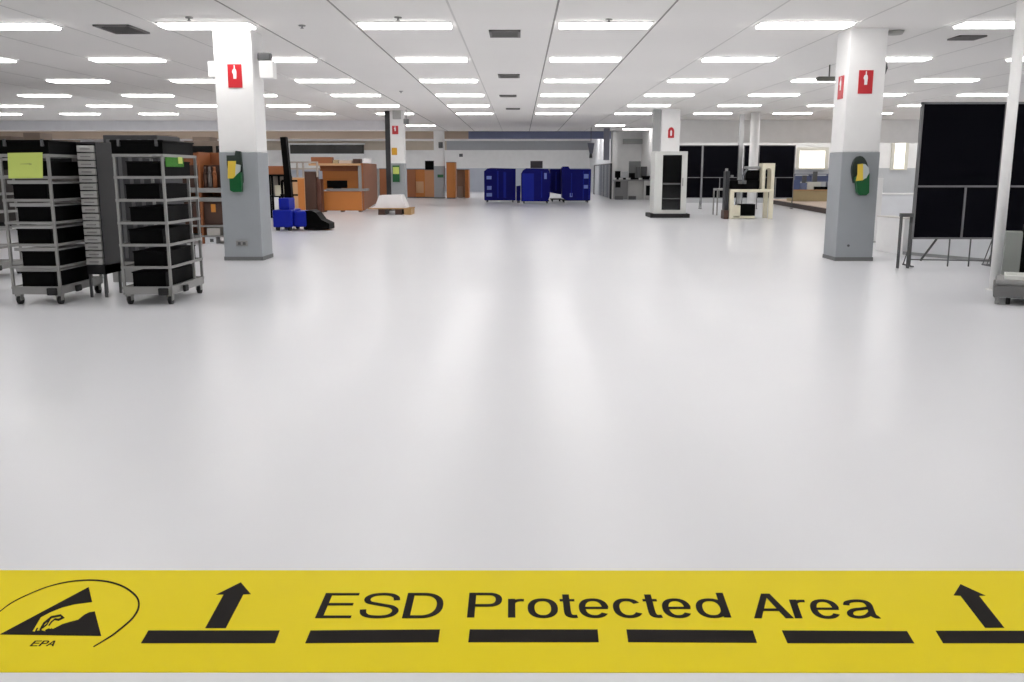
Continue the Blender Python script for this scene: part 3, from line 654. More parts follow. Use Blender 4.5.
# hanging projector/speaker, strip curtain
c = H(591, 143, 52); c2 = H(591, 158, 52)
r = thing('hanging_speaker', 'dark tapered loudspeaker hanging right of the blue containers', 'speaker', (c.x, 52, c2.z))
MB().prism([(c.x-.19, 51.9, c.z), (c.x+.19, 51.9, c.z), (c.x+.10, 51.9, c2.z+.25), (c.x-.06, 51.9, c2.z+.25)], (0, .3, 0)).build('cabinet', mat('slate', (88, 92, 104), .6), r)
MB().tube((c.x, 52.05, c.z), (c.x, 52.05, CZ-.001), .02).build('hanger', DSTEEL, r); MB().tube((c.x, 52.0, c2.z), (c.x, 52.0, c2.z+.26), .09, .07).build('nozzle', DGREY, r)
r = thing('strip_curtain', 'grey hanging strip curtain between blue containers and white post', 'curtain', (5.35, 60, 0))
hr = MB().beam((5.40, 54.5, 2.06), (5.40, 66.5, 2.06), .08); hr.build('rail', DSTEEL, r)
CG = [mat('strip_pale', (190, 192, 196), .4), mat('strip_mid', (140, 144, 150), .4), mat('strip_dark', (76, 80, 90), .4)]
for k in range(16):
    y = 54.6+k*.74; MB().box(5.38+.02*(k % 2), 5.40+.02*(k % 2), y, y+.70, .05, 2.04).build('strip', CG[(0 if k > 10 else (1 if k % 3 == 1 else 2))], r)
m = MB(); m.beam((5.4, 54.45, 0), (5.4, 54.45, 2.1), .1); m.beam((5.4, 66.6, 0), (5.4, 66.6, 2.1), .1); m.build('post', DGREY, r)
tag(B(H(604, 150, 53).x, H(609.5, 150, 53).x, 53, 53.4, H(606, 160, 53).z, CZ-.002).build('duct', mat('slate2', (128, 130, 142), .6)), 'slate grey duct dropping from the ceiling by the white post', 'duct')

# far workstation right of the white post
WY = 53.5; wx = lambda px, Y=WY: H(px, 185, Y).x; wz = lambda py, Y=WY: H(630, py, Y).z
r = thing('workstation_desk', 'grey and white workstation desk in the far recess', 'desk', (wx(634), WY+.4, 0))
MB().box(wx(614.5), wx(653), WY, WY+.9, wz(181), wz(179.6)).build('desktop', mat('desk_grey', (150, 150, 150), .5), r)
MB().box(wx(615), wx(628), WY+.02, WY+.85, .02, wz(181)).build('drawer_unit', mat('ped_grey', (128, 128, 128), .5), r)
MB().box(wx(628), wx(644), WY+.3, WY+.85, .0, wz(181)).build('modesty_panel', mat('desk_pale', (200, 200, 196), .5), r)
MB().box(wx(644), wx(652.5), WY+.02, WY+.85, .0, wz(181)).build('cupboard', mat('desk_pale', (200, 200, 196), .5), r)
pbox(646, 185.5, 651.5, 195.5, WY, .03).build('vent_grille', BLACK, r); pbox(615.5, 181.5, 620.5, 187.5, WY, .03).build('drawer_front', BLACK, r)
pbox(615, 196, 623, 200, WY, .03).build('lower_drawer', DSTEEL, r); pbox(628.5, 196, 636, 200.5, WY+.2, .1).build('foot_box', DSTEEL, r)
ztop = wz(179.6)+.002
def set_on(px0, px1, py0, Y, d, mm, name, lab, cat):
    a, c = H(px0, 175, Y), H(px1, 175, Y); z1 = H(px0, py0, Y).z
    r = thing(name, lab, cat, ((a.x+c.x)/2, Y+d/2, ztop))
    MB().box(a.x, c.x, Y, Y+d, ztop+.10, z1, .015).build('case', mm, r); MB().box((a.x*.7+c.x*.3), (a.x*.3+c.x*.7), Y+.0, Y+d, ztop, ztop+.10).build('stand', BLACK, r); return r
set_on(615.2, 620.5, 171, WY+.3, .2, BLACK, 'monitor', 'black monitor at the left end of the far workstation', 'monitor')
set_on(621.5, 628, 171.5, WY+.35, .25, mat('pale_case', (196, 198, 198), .5), 'monitor', 'pale monitor next to the black one on the far workstation', 'monitor')
set_on(629.2, 635, 173, WY+.1, .2, BLACK, 'monitor', 'black low monitor in the middle of the far workstation', 'monitor')
set_on(629, 640.5, 161.2, WY+.5, .25, mat('equip_grey', (120, 122, 122), .5), 'test_instrument', 'tall grey instrument standing in the middle of far workstation', 'instrument')
set_on(636, 640, 167, WY+.1, .2, DSTEEL, 'test_instrument', 'narrow dark instrument right of the middle monitor', 'instrument')
set_on(642, 652.5, 176, WY+.1, .2, BLACK, 'printer', 'low black printer at the right of the far workstation', 'printer')
r = set_on(641, 647, 166.5, WY+.5, .2, DSTEEL, 'test_instrument', 'dark instrument above the low black printer', 'instrument')
tag(B(H(623, 141, 57.5).x, 7.59, 57.3, 57.598, H(630, 144, 57.5).z, H(630, 139, 57.5).z).build('air_duct', mat('duct_grey', (172, 174, 172), .6)), 'long grey duct high on the white recess wall', 'duct')

# --------------------------------------------- cabinet with black glass door
KY = 32.4; kx = lambda px: H(px, 185, KY).x; kz = lambda py: H(670, py, KY).z
r = thing('glass_door_cabinet', 'tall white framed cabinet with black glass door on dark plinth', 'cabinet', (kx(670.5), KY+.5, 0))
m = MB(); x0, x1 = kx(654.3), kx(686.8); z0, z1 = .14, kz(151.3)
dx0, dx1, dz0, dz1 = kx(662.3), kx(681.3), kz(210), kz(155)
m.box(x0, dx0, KY, KY+1.0, z0, z1, .01).box(dx1, x1, KY, KY+1.0, z0, z1, .01).box(dx0, dx1, KY, KY+1.0, z0, dz0, .004).box(dx0, dx1, KY, KY+1.0, dz1, z1, .004).box(dx0, dx1, KY+.8, KY+1.0, dz0, dz1)
m.build('body', mat('off_white_enamel', (214, 216, 212), .4), r)
d = MB().box(dx0, dx1, KY+.05, KY+.08, dz0, dz1).build('glass_door', GLASSBLK, r)
MB().box(dx0+.02, dx1-.02, KY+.03, KY+.05, kz(184.5), kz(183)).box(dx0+.02, dx1-.02, KY+.03, KY+.05, kz(199), kz(198)).build('door_rail', DSTEEL, d)
MB().box(kx(650.5), kx(690), KY-.18, KY+1.1, 0, .14, .01).build('plinth', RUBBER, r)
MB().box(dx1+.03, dx1+.06, KY-.03, KY, kz(186), kz(178)).build('handle', STEEL, d)
tag(MB().box(kx(687.2)+.02, kx(691)+.03, KY+1.15, KY+1.5, 0, .42, .06).build('small_bin', BROWN), 'small brown bin at the foot of the black-doored cabinet', 'bin')

# ---------------------------------------------------------- black screens
def screen(x0, x1, Y, lab, mull=None, legs=True, ztop=2.74, base=True):
    r = thing('screen_board', lab, 'screen', ((x0+x1)/2, Y, 0), 'large black free-standing screens')
    zb, zm = .50, 1.36; t = .035; mull = mull if mull else (x0+x1)/2
    m = MB()
    for x in (x0, x1-t): m.box(x, x+t, Y, Y+.06, zb-.02, ztop)
    m.box(x0, x1, Y, Y+.06, ztop-.03, ztop+.003); m.box(x0, x1, Y, Y+.06, zm-.016, zm+.016); m.box(x0, x1, Y, Y+.06, zb-.03, zb); m.box(mull-t/2, mull+t/2, Y, Y+.06, zb, zm)
    m.build('frame', mat('frame_grey', (126, 126, 128), .4, .4), r)
    MB().box(x0+t, x1-t, Y+.015, Y+.045, zm+.016, ztop-.03).build('upper_panel', FABRIC, r)
    MB().box(x0+t, mull-t/2, Y+.015, Y+.045, zb, zm-.016).build('lower_panel', FABRIC, r)
    MB().box(mull+t/2, x1-t, Y+.015, Y+.045, zb, zm-.016).build('lower_panel', FABRIC, r)
    for x in (x0+t/2, x1-t/2):
        MB().tube((x, Y+.03, zb-.03), (x, Y+.03, .024), .014).build('leg', DSTEEL, r)
        MB().beam((x, Y-.12, .012), (x, Y+.30, .012), .024).build('foot', DSTEEL, r)
        MB().tube((x, Y+.28, .024), (x, Y+.05, zb-.05), .009).build('brace', DSTEEL, r)
    return r
SYN = 15.5
a, c = H(917, 170, SYN).x, H(1001.5, 170, SYN).x
r = screen(a, c, SYN, 'nearest large black screen, just left of the white pole', H(964, 210, SYN).x)
MB().tube((H(938, 236, SYN).x, SYN+.03, .48), (H(921, 262, SYN).x, SYN+.03, .10), .018).build('diagonal_brace', DSTEEL, r)
MB().tube((a, SYN+.03, .12), (c, SYN+.03, .10), .010).build('cross_bar', DSTEEL, r)
MB().tube((H(972, 236, SYN).x, SYN+.03, .48), (H(972, 236, SYN).x, SYN+.03, .0), .012).build('leg', DSTEEL, r)
MB().tube((H(951, 236, SYN).x, SYN+.03, .48), (H(951, 236, SYN).x, SYN+.03, .0), .012).build('leg', DSTEEL, r)
screen(H(1004, 170, SYN).x, H(1004, 170, SYN).x+1.5, SYN, 'large black screen right of the white pole, cut by picture edge')
SF = 40.0
screen(6.45, H(702, 170, SF).x-.01, SF, 'far black screen partly behind the black-doored cabinet')
screen(H(702, 170, SF).x+.01, H(738.3, 170, SF).x, SF, 'far black screen left of the thin pale post')
screen(H(743.2, 170, SF).x, H(756.5, 170, SF).x, SF, 'narrow black screen mostly behind the round white column')
screen(H(758.0, 170, SF).x, H(794.6, 170, SF).x, SF, 'far black screen right of the round white column')

# white pole, dolly, low wall, stand
c = F(994, 290); struct('pillar', MB().tube((c.x, c.y, .012), (c.x, c.y, CZ-.002), .068, .068, 28).tube((c.x, c.y, 0), (c.x, c.y, .012), .11, .11, 28), WHITE, 'slim round white pole at the right, floor to ceiling')
DY = 11.0; DA = math.radians(-27)
def rotate_thing(o): o.rotation_euler.z = DA
o0 = H(993.5, 290, DY); OX = o0.x
def lb(x0, x1, y0, y1, z0, z1, b=0.0): return MB().box(OX+x0, OX+x1, DY+y0, DY+y1, z0, z1, b)
r = thing('platform_dolly', 'low grey platform on small feet at the right edge', 'dolly', (OX, DY, 0))
lb(0, 1.2, 0, .75, .09, .23, .015).build('deck', mat('dolly_grey', (104, 104, 104), .5), r)
lb(.02, 1.18, .05, .72, .23, .30, .02).build('top_pad', mat('pad_grey', (140, 140, 140), .6), r)
for x, y, cv in ((.05, .08, 0), (.17, .1, 1), (.42, .1, 1), (1.1, .1, 0), (.05, .65, 0), (1.1, .65, 0)):
    lb(x-.025, x+.025, y-.02, y+.02, .0, .09, .008).build('foot', STEEL if not cv else RUBBER, r)
rotate_thing(r)
r = thing('flat_tray', 'white tray lying on the grey platform at right edge', 'tray', (OX, DY, 0))
lb(.11, .9, .12, .6, .302, .312).build('base', mat('tray_white', (222, 224, 220), .4), r)
m = lb(.11, .9, .12, .135, .312, .35); m.box(OX+.11, OX+.9, DY+.585, DY+.6, .312, .35); m.box(OX+.11, OX+.125, DY+.12, DY+.6, .312, .35); m.box(OX+.885, OX+.9, DY+.12, DY+.6, .312, .35); m.build('rim', mat('tray_white', (222, 224, 220), .4), r)
rotate_thing(r)
ex = H(1004, 250, 11.9).x
r = thing('equipment_box', 'upright grey box behind the low platform at right edge', 'box', (ex, 11.9, 0))
MB().box(ex, ex+.2, 11.9, 12.25, .06, H(1010, 232, 11.9).z, .01).build('body', mat('grey_green', (136, 140, 136), .5), r)
MB().box(ex+.2, ex+.45, 11.92, 12.25, .06, H(1010, 225, 11.9).z, .01).build('black_side', BLACK, r)
MB().box(ex+.02, ex+.43, 11.94, 12.23, 0, .06).build('plinth', RUBBER, r)
rotate_thing(r)
# low white wall
A, Bp, Cc = F(875, 250), F(903, 254.5), F(1040, 267)
m = MB(); z = .78
def wallseg(m, p, q, z, t=.1):
    d = (q-p); d.z = 0; n = Vector((-d.y, d.x, 0)).normalized()*t
    m.prism([Vector((p.x, p.y, 0)), Vector((q.x, q.y, 0)), Vector((q.x, q.y, z)), Vector((p.x, p.y, z))], n)
wallseg(m, Bp+(Cc-Bp)*.05, Cc, .62); wl = m.build('low_partition_wall', COOLWHITE); tag(wl, 'low white partition wall running behind the nearest black screen', 'partition')
m = MB(); d = Cc-Bp; n = Vector((-d.y, d.x, 0)).normalized()*-.02; m.beam(Bp+n*.5+Vector((0, 0, .03)), Cc+n*.5+Vector((0, 0, .03)), .012, .06); m.build('skirting', mat('skirt_grey', (160, 162, 162), .6), wl)
r = thing('white_cabinet', 'plain white cabinet right of the right pillar', 'cabinet', ((A.x+Bp.x)/2, (A.y+Bp.y)/2, 0))
m = MB(); zc = H(888, 216.5, A.y).z; wallseg(m, A, Bp-Vector((.02, 0, 0)), zc, .3); m.build('body', WHITE, r)
m = MB(); wallseg(m, A+Vector((-.02, -.02, 0)), Bp+Vector((0, -.02, 0)), .02, .32); [setattr(v, 'z', v.z+zc) for v in m.v]; m.build('top', mat('worktop_pale', (214, 210, 204), .5), r)
r = thing('tall_panel', 'narrow tall white panel between right pillar and white cabinet', 'panel', (H(876, 215, 21).x, 21, 0))
MB().box(H(875, 215, 21).x, H(881, 215, 21).x, 21, 21.08, .02, H(878, 178, 21).z, .01).build('board', WHITE, r)
MB().box(H(875, 215, 21).x-.05, H(881, 215, 21).x+.05, 20.9, 21.2, 0, .02).build('foot', STEEL, r)
r = thing('white_cabinet', 'wide low white cabinet farther back behind the small dark stand', 'cabinet', (H(898, 205, 24).x, 24.4, 0))
MB().box(H(881.5, 205, 24).x, H(930, 205, 24).x, 24, 24.8, 0, H(890, 195, 24).z, .01).build('body', COOLWHITE, r); MB().box(H(881.5, 205, 24).x-.01, H(930, 205, 24).x, 23.98, 24.8, H(890, 195, 24).z, H(890, 193.5, 24).z).build('top', WHITE, r)
# small stand beside screen
KX0, KX1, KYY = H(901.5, 215, 15.2).x, H(914, 215, 15.2).x, 15.2; zk = H(905, 213.3, 15.2).z
r = thing('side_stand', 'small dark topped stand at the left of nearest black screen', 'stand', ((KX0+KX1)/2, KYY+.2, 0))
MB().box(KX0, KX1, KYY, KYY+.09, zk-.06, zk, .005).build('top', DSTEEL, r)
for x in (KX0+.02, KX1-.02):
    for y in (KYY+.015, KYY+.075): MB().tube((x, y, 0), (x, y, zk-.06), .013).build('leg', DSTEEL, r)

# ------------------------------------------------- cream workbench machine
MY = 31.4; mx = lambda px, Y=MY: H(px, 200, Y).x; mz = lambda py, Y=MY: H(750, py, Y).z
r = thing('assembly_bench', 'cream framed bench with tall arched upright at its right end', 'workbench', (mx(752), MY+.4, 0))
MB().box(mx(729.8), mx(773.5), MY, MY+.8, mz(192.3), mz(189.3), .01).build('bench_top', CREAM, r)
MB().box(mx(729.8), mx(734), MY, MY+.10, .0, mz(192.3), .008).build('leg', CREAM, r)
MB().box(mx(729.8), mx(734), MY+.7, MY+.8, .0, mz(192.3), .008).build('leg', CREAM, r)
MB().box(mx(769.2), mx(773.5), MY, MY+.10, .0, mz(192.3), .008).build('leg', CREAM, r)
MB().box(mx(769.2), mx(773.5), MY+.7, MY+.8, .0, mz(192.3), .008).build('leg', CREAM, r)
MB().box(mx(730), mx(741), MY+.02, MY+.5, .05, mz(205.5), .01).build('lower_box', CREAM, r)
MB().box(mx(730), mx(756), MY+.02, MY+.7, .02, .10, .005).build('lower_shelf', CREAM, r)
# arched upright
u0, u1, zt0, zt1 = mx(761.3), mx(773.5), mz(189.3), mz(163.2)
ax0, ax1 = mx(764.3), mx(770.2); acx = (ax0+ax1)/2; ar = (ax1-ax0)/2; az = mz(171.5)
pts = [(u0, zt0), (ax0, zt0), (ax0, az)]+[(acx-ar*math.cos(t), az+ar*1.2*math.sin(t)) for t in [math.pi*k/10 for k in range(1, 10)]]+[(ax1, az), (ax1, zt0), (u1, zt0), (u1, zt1), (u0, zt1)]
MB().prism([(x, MY+.02, z) for x, z in pts], (0, .5, 0)).build('arched_upright', CREAM, r)
tag(MB().box(mx(741.2), mx(756.5), MY+.1, MY+.6, .11, mz(204.2), .01).build('equipment_case', BLACK), 'black case on the lower shelf of the cream bench', 'case')
r = thing('assembly_machine', 'black jointed assembly machine standing on the cream bench', 'machine', (mx(752), MY+.4, mz(189.3)))
zb = mz(189.3)+.001
m = MB(); m.box(mx(731), mx(760.5), MY+.25, MY+.7, zb, mz(180), .03); m.box(mx(747), mx(760.5), MY+.3, MY+.7, mz(180), mz(170), .03); m.build('body', BLACK, r)
MB().box(mx(746.5), mx(760.5), MY+.2, MY+.6, mz(169), mz(166.2), .03).build('grey_head', mat('head_grey', (140, 142, 142), .5), r)
m = MB().tube((mx(744), MY+.2, mz(184)), (mx(743), MY+.2, mz(176)), .035).tube((mx(743), MY+.2, mz(176)), (mx(747.5), MY+.25, mz(169)), .035)
m.build('cable_arm', mat('arm_grey', (96, 100, 104), .5), r)
m = MB(); m.box(mx(731.5), mx(734), MY+.22, MY+.3, mz(177.5), mz(175)); m.box(mx(739), mx(747), MY+.2, MY+.26, mz(184), mz(180.5)); m.build('dials', mat('dial_grey', (110, 112, 112), .5), r)
MB().box(mx(725.2), mx(730), MY+.6, MY+.9, .1, mz(171), .02).build('rear_column', BLACK, r) if 0 else None
r = thing('control_column', 'dark upright control column left of the cream bench', 'control column', (mx(727), MY+.2, 0))
MB().box(mx(725.2), mx(729.2), MY+.05, MY+.45, .3, mz(171), .02).build('column', mat('charcoal', (38, 40, 44), .5), r); MB().box(mx(724.6), mx(729.4), MY, MY+.5, 0, .3, .02).build('base', BROWN, r)
c = (mx(725.7), mz(170.0)); MB().tube((c[0]+.03, MY+.2, c[1]-.08), (c[0]+.03, MY+.2, c[1]+.05), .05).build('beacon', STEEL, r)
LY = 34.0; lx = lambda px: H(px, 200, LY).x
r = thing('light_table', 'thin pale metal table behind the dark control column', 'table', (lx(721), LY, 0))
MB().box(lx(716.8), lx(728), LY, LY+.7, H(720, 190.5, LY).z, H(720, 188.5, LY).z).build('table_top', STEEL, r)
for x in (lx(716.8), lx(728)-.05):
    for y in (LY, LY+.65): MB().box(x, x+.05, y, y+.05, 0, H(720, 190.5, LY).z).build('leg', STEEL, r)

# counter, platform and clutter at right
r = thing('low_platform', 'low dark brown platform with pale top behind right pillar', 'platform', (12.6, 41, 0))
PA, PB, PC, PD = F(770, 203.5), F(830, 214.5), F(860, 206, .18), F(775, 195.5, .18)
zz = .20
base = [Vector((PA.x, PA.y, 0)), Vector((PB.x, PB.y, 0)), Vector((PB.x+3.0, PB.y+2.5, 0)), Vector((PA.x+2.5, 46.8, 0)), Vector((PA.x, 46.8, 0))]
MB().prism(base, (0, 0, zz)).build('base', mat('dark_brown_base', (62, 46, 38), .6), r)
MB().prism([p+Vector((0, 0, zz)) for p in base], (0, 0, .04)).build('top', PINKTAN, r)
r = thing('counter', 'khaki fronted counter below the bright window at right', 'counter', (H(808, 195, 43).x, 43.3, .24))
MB().box(H(793, 195, 43).x, H(793, 195, 43).x+3.2, 43, 44, .24, H(800, 190.5, 43).z, .01).build('front', KHAKI, r)
MB().box(H(793, 195, 43).x-.03, H(793, 195, 43).x+3.2, 42.96, 44, H(800, 190.5, 43).z, H(800, 189.6, 43).z).build('top', LTAN, r)
zc = H(800, 189.6, 43).z+.002
for i, (p0, q0, p1, Y, d, mm, nm, lab) in enumerate((
    (793, 180, 800, 43.1, .5, mat('denim', (80, 96, 140), .6), 'parts_box', 'dull blue box at the left end of the khaki counter'),
    (800.5, 183, 807, 43.1, .5, mat('denim2', (104, 116, 150), .6), 'parts_box', 'small grey blue box beside the dull blue one'),
    (807.5, 182, 821, 43.1, .3, mat('pale_box', (212, 214, 206), .6), 'parts_box', 'pale white box in the middle of the khaki counter'),
    (802, 175.5, 806.5, 43.65, .25, DSTEEL, 'monitor', 'small dark monitor on the left of the khaki counter'),
    (812.5, 171.5, 817, 43.65, .25, DSTEEL, 'monitor', 'tall dark monitor in the middle of the khaki counter'))):
    a, c = H(p0, 185, Y), H(p1, 185, Y); z1 = H(p0, q0, Y).z
    if nm == 'monitor':
        r = thing(nm, lab, 'monitor', ((a.x+c.x)/2, Y+d/2, zc)); MB().box(a.x, c.x, Y, Y+.06, zc+.12, z1, .01).build('screen', mm, r); MB().box(a.x+.02, c.x-.02, Y-.02, Y+d, zc, zc+.02).box((a.x+c.x)/2-.03, (a.x+c.x)/2+.03, Y+.06, Y+.1, zc+.02, zc+.4).build('stand', BLACK, r)
    else: tag(MB().box(a.x, c.x, Y, Y+d, zc, z1, .01).build(nm, mm), lab, 'box')
tag(MB().box(H(814.5, 187, 42.98).x, H(828, 187, 42.98).x, 42.97, 43.08, zc, H(820, 186.6, 43).z, .01).build('keyboard_tray', BLACK), 'flat black tray at the right of the khaki counter', 'tray')
DB = mat('shelf_blue', (112, 120, 142), .6)
r = thing('blue_shelving', 'grey blue shelving against the wall under the bright window', 'shelving', (H(805, 180, 47).x, 47.3, 0))
m = MB(); xa, xb = H(794, 180, 47).x, H(830, 180, 47).x
for x in (xa, (xa+xb)/2, xb): m.box(x, x+.06, 47, 47.6, 0, 1.5)
for z in (.3, .7, 1.1, 1.47): m.box(xa, xb, 47, 47.6, z, z+.04)
m.build('frame', DB, r); MB().box(xa+.07, xb, 47.1, 47.55, 1.145, 1.40).build('stored_blue_goods', mat('goods_blue', (84, 94, 130), .6), r)

# ---------------------------------------------------------- floor marking
ZT = .0015
def gpt(px, py, z): return F(px, py, 0)+Vector((0, 0, z))
A0, A1 = F(-260, 570.3), F(-260, 672.7)
r = thing('floor_marking_tape', 'wide yellow warning tape with black lettering across the floor', 'floor marking', (0, (A0.y+A1.y)/2, 0))
ya, yb = F(512, 571).y, F(512, 672.8).y
MB().prism([F(-200, 570.3), F(1224, 571.2), F(1224, 673.2), F(-200, 672.4)], (0, 0, ZT)).build('yellow_strip', TAPE, r)
ZP = ZT+.0012
def flat(pts, z=ZP):                     # flat print, a thin solid
    m = MB(); m.prism([gpt(x, y, ZT+.0001) for x, y in pts], (0, 0, .001)); return m
dashes = [[(148.5, 631), (279.8, 631), (275, 643.7), (141, 643.7)], [(310.5, 631), (440, 630), (438.3, 642.8), (305.2, 643.7)],
          [(469.8, 630), (597.6, 630), (598.8, 642.7), (468.2, 642.8)], [(626.3, 630), (752.8, 631), (757, 643.3), (628.2, 642.7)],
          [(781.8, 631), (907, 631.7), (914.3, 643.8), (787.5, 643.7)], [(935.5, 631.3), (1061, 631.3), (1068, 643.7), (943, 643.7)],
          [(-11, 631), (-140, 631), (-148, 643.7), (-18, 643.7)]]
for d in dashes[:6]: flat(d).build('dash', INK, r)
flat([(130+x/6.0875, 570+y/6.0875) for x, y in ((458, 357), (583, 357), (690, 152), (736, 150), (675, 78), (525, 153), (570, 152))]).build('arrow', INK, r)
flat([(900+x/6.089, 570+y/6.089) for x, y in ((518, 355), (635, 355), (481, 160), (520, 159), (368, 89), (326, 157), (368, 160))]).build('arrow', INK, r)

# lettering as strokes on the floor plane. Letters live in (u, v): u across, v along the floor, v = 1 at cap height
def stroke_poly(pts, w, closed=False, ax=1.0):
    P2 = [Vector((p[0], p[1])) for p in pts]; n = len(P2); Lf, Rt = [], []
    for i in range(n):
        if closed: a, b_ = P2[i-1], P2[(i+1) % n]; d1 = (P2[i]-a).normalized(); d2 = (b_-P2[i]).normalized()
        else:
            d1 = (P2[i]-P2[i-1]).normalized() if i > 0 else (P2[1]-P2[0]).normalized()
            d2 = (P2[i+1]-P2[i]).normalized() if i < n-1 else d1
        t = (d1+d2).normalized(); nn = Vector((-t.y, t.x)); k = 1/max(.5, nn.dot(Vector((-d1.y, d1.x))))
        ww = w[i] if isinstance(w, (list, tuple)) else w
        off = Vector((nn.x*ax, nn.y))*ww/2*k; Lf.append(P2[i]+off); Rt.append(P2[i]-off)
    return Lf, Rt, n
def smooth(pts, k=6):
    out = []; n = len(pts)
    for i in range(n-1):
        p0 = pts[max(i-1, 0)]; p1 = pts[i]; p2 = pts[i+1]; p3 = pts[min(i+2, n-1)]
        for j in range(k):
            t = j/k
            out.append(tuple(.5*((2*p1[a])+(-p0[a]+p2[a])*t+(2*p0[a]-5*p1[a]+4*p2[a]-p3[a])*t*t+(-p0[a]+3*p1[a]-3*p2[a]+p3[a])*t**3) for a in (0, 1)))
    return out+[tuple(pts[-1])]
def earc(cx, cy, rx, ry, a0, a1, n=28, e=2.3):
    o = []
    for i in range(n+1):
        t = math.radians(a0+(a1-a0)*i/n); c_, s_ = math.cos(t), math.sin(t)
        o.append((cx+rx*math.copysign(abs(c_)**(2/e), c_), cy+ry*math.copysign(abs(s_)**(2/e), s_)))
    return o
hw = .068
def glyph(ch, W):
    g = []; w = .118; wt = .095                       # (points, width, closed) or ('poly', points)
    ph = wt/2
    if ch == 'E': g = [([(hw, 0), (hw, 1)], w), ([(0, 1-ph), (W, 1-ph)], wt), ([(0, .54), (W*.93, .54)], wt), ([(0, ph), (W, ph)], wt)]
    elif ch == 'S': g = [(smooth([(x*W, y) for x, y in ((.90, .70), (.86, .83), (.72, .925), (.50, .955), (.26, .925), (.12, .83), (.10, .71), (.18, .61), (.36, .555), (.58, .50), (.80, .44), (.92, .33), (.92, .21), (.82, .10), (.64, .05), (.46, .045), (.24, .08), (.11, .18), (.07, .33))]), wt*1.08)]
    elif ch == 'D': g = [([(hw, 0), (hw, 1)], w), ([(0, 1-ph), (.40*W, 1-ph)]+earc(.42*W, .5, .58*W-hw, .5-ph, 90, -90)+[(0, ph)], wt*1.12)]
    elif ch == 'P': g = [([(hw, 0), (hw, 1)], w), ([(0, 1-ph), (.55*W, 1-ph)]+earc(.58*W, .715, .42*W-hw, .285-ph, 90, -90)+[(hw, .43+ph)], wt*1.1)]
    elif ch == 'r': g = [([(hw, 0), (hw, .745)], w), (smooth([(hw+.01, .42), (.30*W, .60), (.62*W, .685), (W, .69)]), wt)]
    elif ch == 'o': g = [(earc(W/2, .37, W/2-hw, .385-ph, 0, 360)[:-1], wt*1.15, True)]
    elif ch == 't': g = [(smooth([(.42*W, .93), (.42*W, .6), (.42*W, .2), (.52*W, .08), (.72*W, ph-.005), (W, ph)]), w*.95), ([(0, .69), (W*.95, .69)], wt*.95)]
    elif ch == 'e': g = [(earc(W/2, .37, W/2-hw, .385-ph, 2, 326), wt*1.12), ([(hw*.8, .375), (W-.02, .375)], wt*.9)]
    elif ch == 'c': g = [(earc(W/2, .37, W/2-hw, .385-ph, 32, 328), wt*1.12)]
    elif ch == 'd': g = [(earc(W/2-.02, .37, W/2-hw, .385-ph, 0, 360)[:-1], wt*1.1, True), ([(W-hw, 0), (W-hw, 1)], w)]
    elif ch == 'A': g = [('poly', [(0, 0), (.145, 0), (W/2+.01, .86), (W/2-.0, 1), (W/2-.085, 1)]), ('poly', [(W, 0), (W-.155, 0), (W/2-.01, .86), (W/2, 1), (W/2+.085, 1)]), ([(W*.2, .335), (W*.8, .335)], wt)]
    elif ch == 'a': g = [(smooth([(.07*W, .52), (.14*W, .64), (.42*W, .70), (.70*W, .67), (.82*W, .54), (.82*W, .3), (.83*W, .12), (.92*W, .045), (W, .05)]), wt*1.1),
                         (smooth([(.81*W, .42), (.55*W, .375), (.25*W, .33), (.10*W, .22), (.13*W, .09), (.36*W, .04), (.62*W, .10), (.80*W, .24)]), wt*1.05)]
    return g
def letters(seq, ybase, ytop, name, par, bold=1.0, zoff=0.0):
    m = MB(); gb, gt = F(520, ybase), F(520, ytop); cap = gt.y-gb.y
    k = 0
    for ch, x0, x1 in seq:
        a, b_ = F(x0, ybase).x, F(x1, ybase).x; W = (b_-a)/cap
        ga, gc = F(x0, ybase), F(x1, ybase); du = (gc-ga).normalized(); dv = Vector((-du.y, du.x, 0))
        sh = max(0.0, (x0-620)/230*.19) if ybase < 625 else 0.0
        tr = lambda u, v: ga+du*((u+sh*v)*cap)+dv*(v*cap)+Vector((0, 0, ZT+.0001+zoff))
        for s in glyph(ch, W):
            k += 1; up = (0, 0, .001+.00002*k)
            if s[0] == 'poly': m.prism([tr(*p) for p in s[1]], up); continue
            closed = len(s) > 2; Lf, Rt, n = stroke_poly(s[0], s[1]*bold, closed, 1.18)
            for i in range(n if closed else n-1):
                j = (i+1) % n
                quad = [tr(*Lf[i]), tr(*Lf[j]), tr(*Rt[j]), tr(*Rt[i])]
                o = len(m.v); m.v += quad+[q_+Vector(up) for q_ in quad]
                m.f += [(o, o+1, o+2, o+3), (o+7, o+6, o+5, o+4), (o, o+4, o+5, o+1), (o+2, o+6, o+7, o+3)]; m.sm += [False]*4
    return m.build(name, INK, par)
k1, k2 = 6.4, 6.4
letters([('E', 315, 350.7), ('S', 357.5, 396), ('D', 402, 441.5)], 618.6, 593.6, 'lettering', r)
letters([('P', 467, 502), ('r', 508, 524.5), ('o', 527.8, 559), ('t', 561.5, 577.7), ('e', 580, 611), ('c', 615, 645.5), ('t', 647, 662.5), ('e', 664.5, 694.5), ('d', 699.5, 731.3)], 618.0, 593.4, 'lettering', r)
letters([('A', 754, 794), ('r', 795.2, 811), ('e', 813.5, 843.5), ('a', 849, 880)], 618.8, 594.2, 'lettering', r)
letters([('E', 29.8, 37), ('P', 38.5, 45), ('A', 45.8, 53.3)], 646.6, 641.3, 'lettering', r, 1.25)
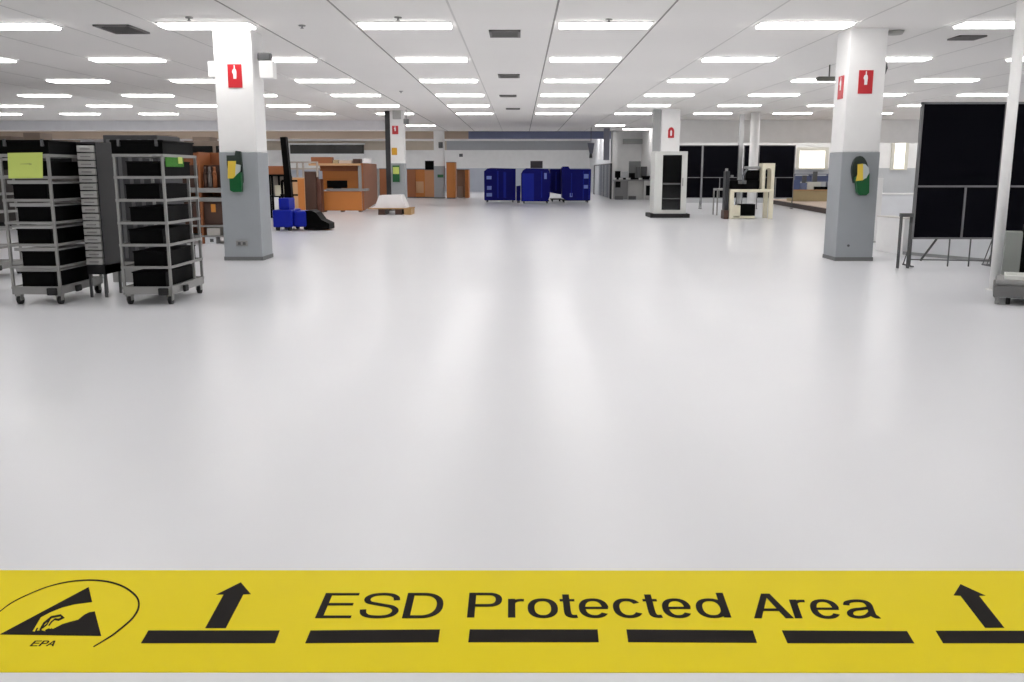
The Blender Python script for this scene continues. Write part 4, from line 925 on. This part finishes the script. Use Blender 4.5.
# emblem traced on the floor plane
E = lambda pts: [(x/6.4, 570+y/6.4) for x, y in pts]
em = MB()
em.prism([gpt(x, y, ZT+.0001) for x, y in E([(4, 413), (568, 112), (590, 208), (480, 222), (400, 242), (325, 272), (262, 305), (238, 345), (208, 396), (222, 399), (236, 374), (244, 374), (236, 394), (262, 388), (290, 396), (332, 376), (338, 382), (400, 350), (450, 335), (500, 322), (540, 290), (570, 275), (607, 268), (648, 425), (4, 416)])], (0, 0, .001))
em.build('emblem_triangle', INK, r)
def pxstroke(pts, w, name, z=0.0):
    Lf, Rt, n = stroke_poly(E(pts), [a_/6.4 for a_ in w] if isinstance(w, list) else w/6.4)
    m = MB()
    for i in range(n-1): m.prism([gpt(p.x, p.y, ZT+.0002+z) for p in (Lf[i], Lf[i+1], Rt[i+1], Rt[i])], (0, 0, .001))
    return m
m = pxstroke([(258, 388), (282, 345), (330, 305), (388, 294), (403, 308), (375, 322), (350, 318)], 13, 'x')
for q_ in ([(272, 375), (300, 352), (320, 318)], [(312, 360), (330, 335), (352, 318)], [(290, 392), (318, 380)]):
    mm = pxstroke(q_, 8, 'x'); m.add(mm.v, mm.f)
m.build('emblem_hand_lines', INK, r)
ap = smooth([(-70, 330), (0, 268), (80, 210), (180, 160), (300, 112), (430, 80), (560, 68), (680, 76), (780, 105), (850, 150), (885, 195), (885, 250), (850, 310), (790, 365), (720, 420), (660, 458), (598, 495)], 5)
wn = len(ap); pxstroke(ap, [6+6*math.sin(math.pi*min(1, max(0, (i/wn-.25)/.75))) for i in range(wn)], 'x').build('emblem_ring', INK, r)

# ------------------------------------------------------------ world, view
w = bpy.data.worlds.new('world'); sc.world = w; w.use_nodes = True
w.node_tree.nodes['Background'].inputs[0].default_value = (.9, .93, 1, 1); w.node_tree.nodes['Background'].inputs[1].default_value = .3
sc.view_settings.view_transform = 'Standard'; sc.view_settings.look = 'None'; sc.view_settings.gamma = 1.0; sc.view_settings.use_curve_mapping = False
sc.view_settings.exposure = 0.04
sc.cycles.max_bounces = 10; sc.cycles.diffuse_bounces = 6; sc.cycles.glossy_bounces = 4
sc.cycles.use_denoising = True
